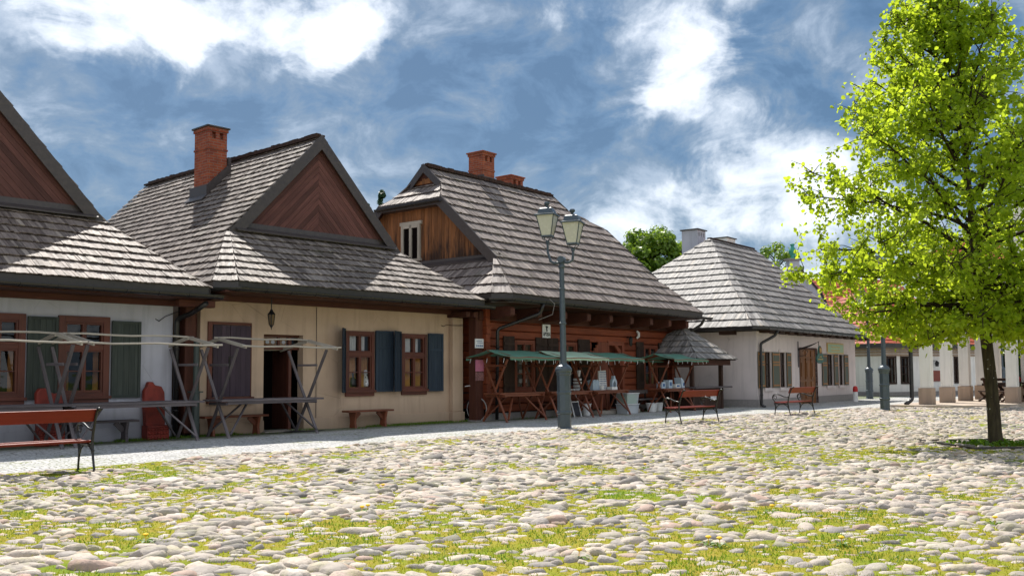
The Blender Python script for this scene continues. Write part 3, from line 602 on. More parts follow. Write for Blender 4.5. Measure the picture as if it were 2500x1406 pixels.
def gable_house(name, label, fr, dx, zoff, wallmat, holes, wall_x, ztop_w=3.05, group=None, shmat=SH_A, half=4.1, yback=12.6, gy=1.2, gh=2.62, zg=4.86, zr=7.58, ze=3.36, gmat=GABLE):
    xm = 4.0; loc = FW(fr, dx, 0); t = thing(name, label, 'house', loc, fr[1], group)
    ze += zoff
    # walls
    m = MB(); wall_holes(m, wall_x[0], wall_x[1], 0, ztop_w + zoff, 0, holes)
    m.quad([(wall_x[0], 0, 0), (wall_x[0], yback - .8, 0), (wall_x[0], yback - .8, ztop_w), (wall_x[0], 0, ztop_w)]); m.quad([(wall_x[1], 0, 0), (wall_x[1], 0, ztop_w), (wall_x[1], yback - .8, ztop_w), (wall_x[1], yback - .8, 0)])
    m.quad([(wall_x[0], yback - .8, 0), (wall_x[1], yback - .8, 0), (wall_x[1], yback - .8, ztop_w), (wall_x[0], yback - .8, ztop_w)])
    obj('wall', m, wallmat, t)
    p = MB(); hx = sorted([h for h in holes if h[2] < .3]); x = wall_x[0]
    for h in hx + [None]:
        e = h[0] if h else wall_x[1]; obj('plinth', MB().box(x, e, -.045, -.003, 0, .30), wallmat, t, bev=.008); x = h[1] if h else x
    # roof
    yf = -1.05; xl, xr = xm - half, xm + half; k = (zr - ze) / half; gl, gr_ = xm - gh, xm + gh; zg = zr - k * gh
    rb = MB(); c, c2 = .38, .12
    yb2 = yback; gyb = yback - 2.2
    # left slope (u along +y), measured from (xl, yf)
    P = face((xl, yf, ze), (0, 1, 0), (xm, yf, zr), [(ze, c, yb2 - yf), (zg - .001, gy - yf, gyb - yf + .02), (zg, gy - yf - .14, gyb - yf + .14), (zr, gy - yf - .14, gyb - yf + .14)])
    shingles(rb, P)
    P = face((xr, yf, ze), (0, 1, 0), (xm, yf, zr), [(ze, c2, yb2 - yf), (zg - .001, gy - yf, gyb - yf), (zg, gy - yf - .14, gyb - yf + .14), (zr, gy - yf - .14, gyb - yf + .14)])
    shingles(rb, P, expo=.36, wid=.3)
    P = face((xl, yf, ze), (1, 0, 0), (xl, gy, zg), [(ze, c, 2 * half - c2), (zg, gl - xl, gr_ - xl)]); shingles(rb, P)
    # rounded hip corners
    for xa, sg in ((xl, 1), (xr, -1)):
        cc_ = c if sg == 1 else c2; a = Vector((xa, yf + cc_, ze)); b = Vector((xa + sg * cc_, yf, ze)); ap = Vector((gl if sg == 1 else gr_, gy, zg))
        if sg == -1: a, b = b, a
        hipfan(rb, a, b, ap, wid=.055)
    r = obj('roof', rb, shmat, t)
    # roof body below shingles (closes the volume)
    bd = MB(); z_ = .03
    V = [(xl, yf + c, ze - z_), (xl + c, yf, ze - z_), (xr - c2, yf, ze - z_), (xr, yf + c2, ze - z_), (xr, yb2, ze - z_), (xl, yb2, ze - z_), (gl, gy, zg - z_), (gr_, gy, zg - z_), (gr_, gyb, zg - z_), (gl, gyb, zg - z_), (xm, gy, zr - z_), (xm, gyb, zr - z_)]
    bd.add(V, [(0, 5, 9, 6), (0, 6, 1), (1, 6, 7, 2), (2, 7, 3), (3, 7, 8, 4), (4, 8, 9, 5), (6, 9, 11, 10), (7, 10, 11, 8), (6, 10, 7), (8, 11, 9), (0, 1, 2, 3, 4, 5)])
    obj('roof_deck', bd, DARKW, t)
    # fascia (metal clad), soffit board, gutter
    f = MB(); e0 = .02; h_ = .21
    loop = [(xl, yb2), (xl, yf + c), (xl + c, yf), (xr - c2, yf), (xr, yf + c2), (xr, yb2)]
    for a, b in zip(loop[:-1], loop[1:]):
        f.prism([(a[0], a[1]), (b[0], b[1]), (b[0] * .999 + xm * .001, b[1] + .03), (a[0] * .999 + xm * .001, a[1] + .03)], 2, ze - h_, ze + .012)
    obj('fascia', f, METAL, t)
    s = MB(); s.box(xl + .1, xr - .1, yf + .05, .05, ze - h_ - .02, ze - h_ + .02); s.box(xl + .15, xr - .15, -.16, -.02, ze - h_ - .14, ze - h_ - .021)
    obj('eave_board', s, BROWN, t)
    gz = ze - .13; gutter(t, [(xl - .08, yf + c + 1, gz + .02), (xl - .07, yf + c - .03, gz), (xl + c - .03, yf - .09, gz), (xr - c + .4, yf - .09, gz - .03), (xr + .15, yf - .09, gz - .04)])
    # gable wall with chevron boarding, barge boards, flashing
    obj_g = board_gable(t, [(gl + .1, zg + .05), (gr_ - .1, zg + .05), (xm, zr - .16)], gy - .015, gmat, vee=True, xm=xm)
    barge(t, [(gl - .10, zg - .10), (xm, zr + .055)], .27, .035, gy - .14); barge(t, [(xm, zr + .055), (gr_ + .10, zg - .10)], .27, .035, gy - .141)
    fl = MB(); fl.prism([(gy - .02, zg + .19), (gy - .05, zg + .19), (gy - .06, zg + .07), (gy - .27, zg - .03), (gy - .27, zg - .06), (gy - .02, zg + .02)], 0, gl + .10, gr_ - .10)
    obj('flashing', fl, METALB, t)
    rd = MB(); rd.box(xm - .10, xm + .10, gy - .16, gyb + .16, zr + .0, zr + .05)
    for i in range(int((gyb - gy) / .14)): rd.box(xm - .16, xm - .02, gy - .14 + i * .14, gy + .14 * (i + 1) - .15, zr - .03, zr + .055 + random.uniform(0, .03))
    obj('ridge_cap', rd, DARKW, r)
    return t, r, dict(xl=xl, xr=xr, ze=ze, yf=yf)
def sag(o, L, amp=.035):
    for v in o.data.vertices: v.co.z += amp * (math.sin(v.co.y * .9 + v.co.x * .5) * .5 + math.sin(v.co.x * 1.3 + 1.7) * .5) * (1 if v.co.z > 3.5 else .3)
# --- beige house (middle left)
DOOR = (1.62, 2.72, .04, 2.30)
H2, R2, d2 = gable_house('beige_house', 'beige plastered house with navy shutters, steep shingle roof and one tall brick chimney', H2F, 0, 0, PL_B,
    [DOOR, (3.98, 4.90, .92, 2.45), (5.84, 6.74, .92, 2.43)], (0, 7.98), group='shingle roofed houses in a row along the square')
chimney(R2, 3.10, 5.02, 6.0, 8.36, .58, .74, taper=0)
fs = MB(); fs.prism([(2.74, 6.25), (2.74, 6.62), (3.45, 7.32), (3.45, 7.0)], 1, 4.55, 4.605); fs.box(2.72, 2.785, 4.56, 5.48, 6.2, 6.62); fs.prism([(2.73, 6.36), (2.56, 6.20), (2.56, 6.17), (2.73, 6.28)], 1, 4.52, 5.5); fs.prism([(3.41, 7.0), (3.41, 7.5), (3.50, 7.5), (3.50, 7.05)], 1, 4.6, 5.44); obj('chimney_flashing', fs, METALB, R2)
wl = window(H2, 3.98, 4.90, .92, 2.45, 0); w2_ = window(H2, 5.84, 6.74, .92, 2.43, 0)
shutter(H2, 3.95, .90, 2.50, .50, -.03, SHUT_BLUE, 135, 1); shutter(H2, 4.93, .90, 2.48, .56, -.03, SHUT_BLUE, 4, 1); shutter(H2, 5.80, .90, 2.48, .50, -.03, SHUT_BLUE, 150, 1); shutter(H2, 6.78, .88, 2.46, .52, -.03, SHUT_BLUE, 4, 1)
# closed violet shutters in brown frame
m = MB(); x0, x1, z0, z1 = .17, 1.26, .86, 2.54
m.box(x0, x0 + .10, -.05, -.004, z0, z1); m.box(x1 - .015, x1 + .01, -.05, -.004, z0, z1); m.box(x0 + .10, x1 - .015, -.05, -.004, z1 - .06, z1); m.box(x0 - .02, x1 + .06, -.10, -.004, z0 - .14, z0)
cw = obj('shuttered_window', m, FRAME, H2, bev=.004)
for a, b in ((x0 + .12, (x0 + x1) / 2 - .005), ((x0 + x1) / 2 + .005, x1 - .02)):
    s = MB(); n = 4
    for i in range(n): s.box(a + (b - a) * i / n + .002, a + (b - a) * (i + 1) / n - .002, -.055, -.02, z0 + .01, z1 - .07)
    obj('shutter', s, SHUT_PURP, cw)
s = MB(); s.bar(((x0 + x1) / 2 - .05, -.07, 1.75), ((x0 + x1) / 2 + .08, -.07, 1.76), .012, .03); s.bar(((x0 + x1) / 2 - .04, -.075, 1.72), ((x0 + x1) / 2 - .02, -.075, 1.25), .012, .02); obj('latch', s, IRON, cw)
# doorway
m = MB(); m.box(DOOR[0] + .0, DOOR[1], .16, .24, 1.95, 2.05); m.box(DOOR[0], DOOR[0] + .07, .16, .24, .04, 2.30); m.box(DOOR[1] - .30, DOOR[1] - .22, .16, .24, .04, 2.30); m.box(DOOR[0] + .5, DOOR[0] + .56, .17, .23, 2.05, 2.3); m.box(DOOR[0], DOOR[1], .16, .23, 2.25, 2.32)
df = obj('door_frame', m, FRAME, H2, bev=.005)
m = MB(); m.quad([(DOOR[0], .2, 2.05), (DOOR[1], .2, 2.05), (DOOR[1], .2, 2.3), (DOOR[0], .2, 2.3)]); obj('pane', m, PANE, df)
m = MB()
for i in range(5): m.prism([(DOOR[0] + .10 + i * .15 + .055 * math.cos(a), 2.13 + .045 * math.sin(a)) for a in np.linspace(0, 6.28, 9)[:-1]], 1, .23, .235)
obj('lace_curtain', m, CLOTH_W, df); m = MB(); m.box(DOOR[0] + .1, DOOR[1] - .3, .26, .28, 2.05, 2.28); obj('curtain', m, CURT, df)
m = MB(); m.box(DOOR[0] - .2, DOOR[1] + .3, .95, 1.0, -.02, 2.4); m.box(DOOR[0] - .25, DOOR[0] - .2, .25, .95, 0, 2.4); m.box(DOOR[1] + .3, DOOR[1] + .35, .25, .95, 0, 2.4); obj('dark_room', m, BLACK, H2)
m = MB()
for i in range(3): m.box(DOOR[1] - .235 + i * .004, DOOR[1] - .20 + i * .004, .26 + i * .24, .26 + i * .24 + .236, .05, 1.95)
m.box(DOOR[1] - .26, DOOR[1] - .235, .3, .36, .95, 1.15); obj('open_door', m, BROWN, H2)
m = MB(); m.box(DOOR[0] - .05, DOOR[1] + .05, -.18, .3, 0.0, .05); obj('threshold', m, CONC, H2, bev=.01)
# right pilaster
m = MB(); m.box(7.62, 8.02, -.16, -.002, .30, 2.92); m.box(7.58, 8.05, -.20, -.002, 0, .298); obj('pilaster', m, PL_B, H2, bev=.015)
m = MB()
for x in (7.55, 7.85): m.box(x, x + .16, -.75, .3, 2.92, 3.06)
m.box(-.02, .30, -.62, .1, 2.98, 3.10); obj('beam_end', m, BROWN, H2, bev=.008)
m = MB(); m.tube([(7.30, -.02, 2.70), (7.38, -.03, 2.67), (7.5, -.03, 2.72), (7.62, -.18, 2.70), (8.0, -.18, 2.71)], .008, 5); obj('cable', m, IRON, H2)
m = MB(); m.tube([(3.10, -.012, 3.0), (3.10, -.012, .3)], .006, 4); obj('lightning_wire', m, IRON, H2)
# small lantern hanging beneath the eave
L = thing('hanging_lantern', 'small black lantern hanging under the eave above the beige house doorway', 'lantern', FW(H2F, 1.52, -.45, 2.62), H2F[1])
m = MB(); m.tube([(0, 0, .22), (0, 0, .50)], .012, 6); m.lathe([(.005, .24), (.03, .22), (.04, .19), (.09, .13), (.10, .11)], 6); m.lathe([(.055, -.13), (.03, -.17), (.012, -.2), (.008, -.24)], 6)
for k in range(6):
    a = k * math.pi / 3; m.bar((.088 * math.cos(a), .088 * math.sin(a), .11), (.055 * math.cos(a), .055 * math.sin(a), -.13), .012, .012)
obj('lantern_frame', m, IRON, L); m = MB(); m.lathe([(.05, -.125), (.082, .105)], 6); obj('glass', m, flat('amber_glass', (.10, .06, .03), .2), L)
# --- white house (far left)
H1F = H2F; WX = [(-4.55, -3.73), (-3.0, -2.10)]
o1 = -8.4
H1, R1_, d1 = gable_house('white_house', 'white plastered house at left edge with brown windows and a chevron boarded gable', H2F, o1, -.18, PL_W,
    [(WX[0][0] - o1, WX[0][1] - o1, .98, 2.50), (WX[1][0] - o1, WX[1][1] - o1, .96, 2.50)], (.2, 7.75), group='shingle roofed houses in a row along the square', shmat=SH_C)
for a, b in WX: window(H1, a - o1 - .06, b - o1 + .06, .92, 2.54, -.01, casing=.13, curtains='plain')
shutter(H1, -3.64 - o1, .90, 2.50, .56, -.03, SHUT_GREEN, 2, 1, ()); shutter(H1, -2.00 - o1, .90, 2.47, .60, -.03, SHUT_GREEN, 2, 1, ())
m = MB(); m.box(7.98, 8.22, -.12, .14, .1, 2.95); m.box(7.55, 8.4, -.62, -.42, 2.80, 2.95); m.box(8.24, 8.38, .1, .3, 0, 2.95); obj('corner_post', m, BROWN, H1, bev=.02)
m = MB(); m.box(8.06, 8.10, .15, .35, 0, 2.9); obj('board_end', m, DARKW, H1)
def downpipe(par, pts, r=.05, mat=GUTTER, brackets=()):
    m = MB(); P = [Vector(p) for p in pts]; Q = [P[0]]
    for i in range(1, len(P) - 1):
        a = (P[i - 1] - P[i]).normalized() * .10; b = (P[i + 1] - P[i]).normalized() * .10
        for t in (0, .25, .5, .75, 1): Q.append(P[i] + a * (1 - t) ** 2 + b * t ** 2)
    Q.append(P[-1]); m.tube(Q, r, 10)
    for z in brackets: m.lathe([(r + .008, -.02), (r + .012, 0), (r + .008, .02)], 10, (P[-2].x if len(P) > 1 else 0, P[-2].y, z))
    return obj('downpipe', m, mat, par, smooth=True)
downpipe(H1, [(7.96, -1.0, 2.86), (7.93, -.5, 2.68), (7.78, -.12, 2.55), (7.78, -.12, .05)], .055, brackets=(1.9, .6))
GP = flat('green_grey_pipe', (.05, .065, .06), .5)
m = MB(); m.tube([(8.12, -.34, 0), (8.12, -.34, 1.0)], .085, 10); m.tube([(8.12, -.34, 1.0), (8.12, -.34, 2.1)], .06, 10); m.box(7.98, 8.24, -.44, -.24, .98, 1.01); obj('standpipe', m, GP, H1)
m = MB(); m.tube([(7.35, -.01, 2.55), (7.42, -.03, 2.50), (7.55, -.03, 2.60), (7.9, -.03, 2.75)], .008, 5); obj('cable', m, IRON, H1)
# --- log house (pharmacy)
def log_house():
    t = thing('log_house', 'dark red log house with half hipped shingle roof and two brick chimneys', 'house', H3F[0], H3F[1], 'shingle roofed houses in a row along the square')
    yw = .45; X0, X1 = 0.36, 10.85
    holes = [(1.72, 2.68), (3.90, 4.90), (9.0, 9.95)]; zh = (.85, 2.34); door = (5.76, 7.70)
    # stone footing + logs
    m = MB(); m.box(X0 - .05, door[0], yw - .08, yw + .3, 0, .22); m.box(door[1], X1 + .05, yw - .08, yw + .3, 0, .32); obj('footing', m, PLUM, t, bev=.02)
    m = MB(); z = .24; i = 0
    segs_open = [(h[0] + .0, h[1] - .0, zh[0], zh[1]) for h in holes] + [(door[0], door[1], 0, 2.35)]
    while z < 3.05:
        hh = .235; zc = z + hh / 2; cuts = sorted([(a, b) for a, b, c, d in segs_open if c < zc < d]); x = X0 - .13; xs = []
        for a, b in cuts: xs.append((x, a)); x = b
        xs.append((x, X1 + .13)); rn = random.random()
        for a, b in xs:
            j = random.uniform(-.008, .008); poly = [(yw - .075 + j, z + .010), (yw - .10 + j, z + .032), (yw - .10 + j, z + hh - .022), (yw - .075 + j, z + hh - .003), (yw + .12, z + hh - .003), (yw + .12, z + .005)]
            o = random.random() * 20; n = 6
            m.add([(a, y, q) for y, q in poly] + [(b, y, q) for y, q in poly], [tuple(range(n)), tuple(range(2 * n - 1, n - 1, -1))] + [(k, k + n, (k + 1) % n + n, (k + 1) % n) for k in range(n)], [(a + o, y, q) for y, q in poly] + [(b + o, y, q) for y, q in poly], (rn + random.random() * .5) / 1.5)
        # side logs crossing at the corners
        zz = z + hh / 2
        for xx in (X0, X1): m.box(xx - .09, xx + .09, yw - .26 + random.uniform(-.02, .02), 8.0, zz + .006, zz + hh - .006)
        z += hh; i += 1
    obj('log_wall', m, LOG, t)
    m = MB(); m.box(X0 + .1, X1 - .1, yw + .10, yw + .14, .2, zh[0] - .02); m.box(X0 - .06, X0 + .06, yw + .16, 7.9, .1, 3.05); m.box(X1 - .06, X1 + .06, yw + .16, 7.9, .1, 3.05); m.box(X0 - .05, X0 + .05, yw - .20, yw + .155, .15, 3.02); m.box(X1 - .05, X1 + .05, yw - .20, yw + .155, .15, 3.02)
    prev = X0 + .1
    for a, b, c, d in sorted(segs_open): m.box(prev, a, yw + .05, yw + .14, .1, 3.0) if a > prev else None; prev = b
    m.box(prev, X1 - .1, yw + .05, yw + .14, .1, 3.0); m.box(X0 + .1, X1 - .1, yw + .05, yw + .12, 2.5, 3.05); obj('chinking', m, BLACK, t)
    for a, b in holes:
        window(t, a, b, zh[0], zh[1], yw - .10, DOORW, .09, .68, 'plain' if a > 8 else None, .03, True, False)
    for x_, w__, s in ((1.68, .5, 0), (2.72, .56, 1), (3.86, .54, 0), (4.94, .66, 1), (8.96, .48, 0), (9.99, .6, 1)):
        mb = MB(); l = x_ - w__ if s == 0 else x_
        for i in range(4): mb.box(l + w__ * i / 4 + .002, l + w__ * (i + 1) / 4 - .002, yw - .15, yw - .12, .78, 2.44)
        for zz in (1.0, 2.22): mb.box(l + .02, l + w__ - .02, yw - .175, yw - .15, zz - .04, zz + .04)
        obj('shutter', mb, SHUT_DARK, t)
    # jars and boxes on the shop shelves behind the left window
    wnd = [c for c in t.children if c.name.startswith('window')][0]
    s = MB()
    for zz in (1.05, 1.32, 1.6): s.box(2.24, 2.60, yw + .1, yw + .25, zz, zz + .02)
    obj('shelf', s, DOORW, wnd); s = MB()
    for zz in (1.07, 1.34, 1.62):
        for k in range(4): s.lathe([(.03, 0), (.035, .02), (.035, .09), (.02, .11), (.02, .13)], 8, (2.28 + k * .09, yw + .14, zz))
    obj('jars', s, CLOTH_W, wnd)
    # porch recess with braced door
    m = MB()
    for i in range(8): m.box(door[0] + .0 + i * .115 + .003, door[0] + (i + 1) * .115 - .003, yw - .13, yw - .09, .18, 2.38 - abs(i - 3) * .0 - (.0 if i > 2 else (3 - i) * .10))
    obj('door', m, DOORW, t)
    m = MB()
    for i in range(6): m.box(door[0] + .98 + i * .155, door[0] + .98 + (i + 1) * .155 - .006, yw + .20, yw + .24, .15, 2.3)
    obj('inner_door', m, DOORW, t)
    m = MB(); m.box(door[0] + .93, door[0] + .99, yw - .14, yw + .2, .1, 2.42); m.box(door[1] - .14, door[1], yw - .14, yw + .2, .1, 2.42); m.box(door[0] + .99, door[1] - .14, yw - .13, yw + .2, 2.28, 2.42)
    pts = [(door[0] + 1.35, 2.30), (door[0] + 1.62, 2.05), (door[1] - .2, 1.55), (door[1] - .13, 1.55), (door[1] - .13, 1.8), (door[0] + 1.75, 2.15), (door[0] + 1.5, 2.3)]
    m.prism(pts, 1, yw - .11, yw - .03); obj('door_frame', m, DOORW, t, bev=.006)
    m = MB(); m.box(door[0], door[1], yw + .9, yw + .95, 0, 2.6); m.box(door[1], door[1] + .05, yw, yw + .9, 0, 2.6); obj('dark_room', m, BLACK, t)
    m = MB(); m.box(5.4, 8.0, yw - .55, yw + .3, 0, .14); obj('step', m, CONC, t, bev=.01)
    # joists under the deep eave
    m = MB()
    for x in np.arange(.62, 11.6, 1.26):
        x = float(x); m.prism([(-.50, 3.00), (-.50, 3.18), (-.44, 3.24), (.8, 3.26), (.8, 2.86), (.1, 2.90), (-.32, 2.95), (-.46, 2.97)], 0, x - .10, x + .10)
    m.box(.1, 11.2, yw - .16, yw + .16, 2.86, 3.12); obj('roof_joist', m, BROWN, t, bev=.015)
    # roof
    ze, yf, yr, zr = 3.56, -.65, 4.2, 8.10; xl, xr = 0.0, 12.0; yb = 9.05; c = .42; IL, IR = (1.20, 1.45, 1.98, 1.90), (1.50, 1.75, 3.33, 3.25)
    xm = (xl + xr) / 2; zg, zt, zq = 4.80, 6.80, 7.50; YZ = lambda z: yf + (z - ze) / (zr - ze) * (yr - yf); ygf, ytf, yqf = YZ(zg), YZ(zt), YZ(zq)
    gx, bx, qx, px = xl + IL[1], xl + IL[0], xl + IL[2], xl + IL[3]
    W = xr - xl
    rows = [(ze, c, W - c), (zg - .001, IL[0] + .05, W - IR[0] - .05), (zg, IL[0], W - IR[0]), (zt, IL[0], W - IR[0]), (zq - .001, IL[2], W - IR[2]), (zq, IL[3], W - IR[3]), (zr, IL[3], W - IR[3])]
    rb = MB(); shingles(rb, face((xl, yf, ze), (1, 0, 0), (xl, yr, zr), rows), expo=.30, wid=.085, thick=.06)
    shingles(rb, face((xl, yb, ze), (1, 0, 0), (xl, yr, zr), rows), expo=.6, wid=.4)
    for sg, xa, gxx, bxx, qxx in ((1, xl, gx, bx, qx), (-1, xr, xr - IR[1], xr - IR[0], xr - IR[2])):
        # skirt
        O = (xa, yf, ze); shingles(rb, face(O, (0, 1, 0), (gxx, yf, zg), [(ze, c, yb - yf - c), (zg, ygf - yf, 8.4 - ygf - yf)]), expo=.30, thick=.058)
        # half hip
        shingles(rb, face((bxx, ytf, zt), (0, 1, 0), (qxx, ytf, zq), [(zt, 0, 8.4 - 2 * ytf), (zq, yqf - ytf, 8.4 - yqf - ytf)]), expo=.30, thick=.058)
        a = Vector((xa, yf + c, ze)); b = Vector((xa + sg * c, yf, ze)); ap = Vector((bxx, ygf, zg))
        if sg == -1: a, b = b, a
        hipfan(rb, a, b, ap, wid=.07, expo=.30, thick=.058)
    r = obj('roof', rb, SH_B2, t)
    bd = MB(); d = .03
    for sg in (1, -1):
        I_ = IL if sg == 1 else IR; mx = lambda x: x if sg == 1 else (xl + xr) - x; gx, bx, qx, px = xl + I_[1], xl + I_[0], xl + I_[2], xl + I_[3]
        V = [(mx(xl), yf + c, ze - d), (mx(xl + c), yf, ze - d), (mx(bx), ygf, zg - d), (mx(xm), ygf, zg - d), (mx(xm), yf, ze - d), (mx(xl), yb, ze - d), (mx(bx), 8.4 - ygf, zg - d), (mx(bx), ytf, zt - d), (mx(bx), 8.4 - ytf, zt - d), (mx(xm), yr, zr - d), (mx(px), yr, zr - d), (mx(qx), yqf, zq - d), (mx(qx), 8.4 - yqf, zq - d), (mx(xm), yb, ze - d), (mx(gx), ygf, zg - d - .01), (mx(gx), 8.4 - ygf, zg - d - .01)]
        bd.add(V, [(1, 2, 3, 4), (0, 14, 1), (1, 14, 2), (0, 5, 15, 14), (2, 7, 11, 10, 9, 3), (7, 8, 12, 11), (11, 12, 10), (8, 6, 13, 9, 10, 12), (5, 13, 6)])
    gx, bx, qx, px = xl + IL[1], xl + IL[0], xl + IL[2], xl + IL[3]
    bd.quad([(xl + .05, yf + .05, ze - .22), (xr - .05, yf + .05, ze - .22), (xr - .05, yb, ze - .22), (xl + .05, yb, ze - .22)])
    obj('roof_deck', bd, BROWN, t)
    f = MB(); lp = [(xl, yb), (xl, yf + c), (xl + c, yf), (xr - c, yf), (xr, yf + c), (xr, yb)]
    for a, b in zip(lp[:-1], lp[1:]): f.prism([a, b, (b[0] * .997 + xm * .003, b[1] + .03), (a[0] * .997 + xm * .003, a[1] + .03)], 2, ze - .24, ze + .015)
    obj('fascia', f, METAL, t)
    gz = ze - .13; gutter(t, [(xl - .08, 2.5, gz + .05), (xl - .08, yf + c - .04, gz), (xl + c - .03, yf - .09, gz), (xr - c, yf - .09, gz - .05), (xr + .1, yf - .09, gz - .05)])
    # attic gable on the left: weathered upright boards, little window
    mgx = gx + .05
    poly = [(-8.4 + ygf + .05, zg + .03), (-ygf - .05, zg + .03), (-ytf - .02, zt - .12), (-8.4 + ytf + .02, zt - .12)]
    gb = board_gable(t, poly, 0, GABLE_OLD, vee=False, bw=.15)
    # rotate from (x,z) plane to the side plane: local u=-y
    me = gb.data
    for v in me.vertices: x, y, z = v.co; v.co = (mgx + y, -x, z)
    me.update()
    # gable window
    m = MB(); yc, z0, z1 = 4.35, 5.02, 6.12; hw = .42; xx = mgx - .06
    for (ya, yb_, za, zb) in ((yc - hw, yc - hw + .1, z0, z1), (yc + hw - .1, yc + hw, z0, z1), (yc - hw - .06, yc + hw + .06, z1, z1 + .11), (yc - hw - .04, yc + hw + .04, z0 - .08, z0), (yc - .05, yc + .05, z0, z1), (yc - hw + .1, yc + hw - .1, z1 - .10, z1)): m.box(xx - .05, xx + .03, ya, yb_, za, zb)
    gw = obj('gable_window', m, PALEW, t, bev=.004); m = MB(); m.box(xx - .005, xx, yc - hw, yc + hw, z0, z1); obj('pane', m, BLACK, gw)
    # gablet boards
    poly = [(-yqf - .15, zq + .02), (-8.4 + yqf + .15, zq + .02), (-yr, zr - .1)]; gb2 = board_gable(t, poly, 0, GABLE_OLD, name='gablet', vee=False, bw=.12)
    for v in gb2.data.vertices: x, y, z = v.co; v.co = (qx + .0 + y, -x, z)
    # barge boards (side planes)
    def sbarge(pts, w, x, nm='barge_board'):
        m = MB()
        for a, b in zip(pts[:-1], pts[1:]):
            d_ = Vector((b[0] - a[0], b[1] - a[1])).normalized(); n_ = Vector((-d_.y, d_.x)); n_ = -n_ if n_.y > 0 else n_
            m.prism([a, b, (b[0] + n_.x * w, b[1] + n_.y * w), (a[0] + n_.x * w, a[1] + n_.y * w)], 0, x - .035, x)
        obj(nm, m, METALB, t, bev=.004)
    for mxf in (0, 1):
        I_ = IR if mxf else IL; X = lambda x: x if not mxf else xl + xr - x + .03; bx, px = xl + I_[0], xl + I_[3]
        sbarge([(ygf - .12, zg - .02), (ytf, zt + .06)], .30, X(bx)); sbarge([(8.4 - ytf, zt + .06), (8.4 - ygf + .12, zg - .02)], .30, X(bx) - .001)
        sbarge([(yqf - .14, zq - .02), (yr, zr + .07)], .22, X(px - .04)); sbarge([(yr, zr + .07), (8.4 - yqf + .14, zq - .02)], .22, X(px - .04) - .001)
    bx, px = xl + IL[0], xl + IL[3]
    m = MB(); m.box(bx - .04, bx, ytf - .02, 8.4 - ytf + .02, zt - .20, zt + .015); m.box(bx - .04 + .04, gx + .1, ytf, 8.4 - ytf, zt - .2, zt - .17); obj('fascia', m, METALB, t)
    gutter(t, [(bx - .10, 8.4 - ytf + .1, zt - .1), (bx - .10, ytf - .05, zt - .08)], r=.055)
    m = MB(); m.prism([(mgx - .03, zg + .12), (mgx - .06, zg + .12), (mgx - .07, zg + .04), (mgx - .25, zg - .09), (mgx - .25, zg - .12), (mgx - .03, zg - .0)], 1, ygf - .02, 8.42 - ygf); obj('flashing', m, METALB, t)
    m = MB(); m.box(px - .05, xr - IR[3] + .05, yr - .11, yr + .11, zr, zr + .05)
    for i in range(int((W - IL[3] - IR[3]) / .14)): m.box(px + i * .14, px + i * .14 + .125, yr - .15, yr - .01, zr - .04, zr + .06 + random.uniform(0, .03))
    obj('ridge_cap', m, DARKW, r)
    chimney(r, 5.08, 4.50, 7.2, 9.16, .62, .66, capmat=BRICK); chimney(r, 7.55, 5.2, 6.9, 8.80, .72, .66, capmat=BRICK)
    m = MB(); m.box(4.72, 4.765, 4.10, 4.8, 7.9, 8.28); m.prism([(3.9, 7.78), (4.16, 8.02), (4.16, 8.22), (4.12, 8.22), (4.12, 8.08), (3.9, 7.86)], 0, 4.74, 5.42); obj('chimney_flashing', m, METALB, r)
    downpipe(t, [(1.75, -.72, 3.36), (1.75, -.60, 3.08), (.78, .20, 2.62), (.78, .24, .05)], .05, brackets=(2.1, 1.2)); downpipe(t, [(11.6, -.72, 3.36), (11.58, -.6, 3.12), (11.02, .25, 2.5), (11.02, .30, .05)], .05, brackets=(1.2,))
    # wall light and horn
    m = MB(); m.box(7.90, 7.94, yw - .24, yw - .1, 2.56, 2.60); m.lathe([(.01, .2), (.07, .12), (.075, .10), (.045, -.12), (.02, -.16)], 6, (7.92, yw - .26, 2.42)); obj('wall_lantern', m, IRON, t)
    m = MB(); m.lathe([(.045, -.04), (.03, -.03)], 6, (7.92, yw - .26, 2.42)); m.v = m.v; m.lathe([(.045, -.10), (.066, .09)], 6, (7.92, yw - .262, 2.425)); obj('lantern_glass', m, FROST, t)
    m = MB(); m.tube([(8.50, yw - .15, 2.82), (8.54, yw - .2, 2.74), (8.53, yw - .2, 2.62), (8.48, yw - .15, 2.56)], [.035, .05, .05, .035], 8); obj('outdoor_light', m, WHITE, t)
    m = MB(); m.tube([(1.93, -.8, 3.5), (2.02, -.92, 3.35), (2.0, -.85, 3.05), (1.8, -.5, 2.9)], .008, 5); obj('loose_wire', m, PLUM, t)
    return t
SH_B2 = shingle('shingle_log_house', [(0.1, (.07, .054, .048)), (.4, (.17, .135, .122)), (.65, (.26, .215, .195)), (.9, (.38, .325, .295))])
H3 = log_house()
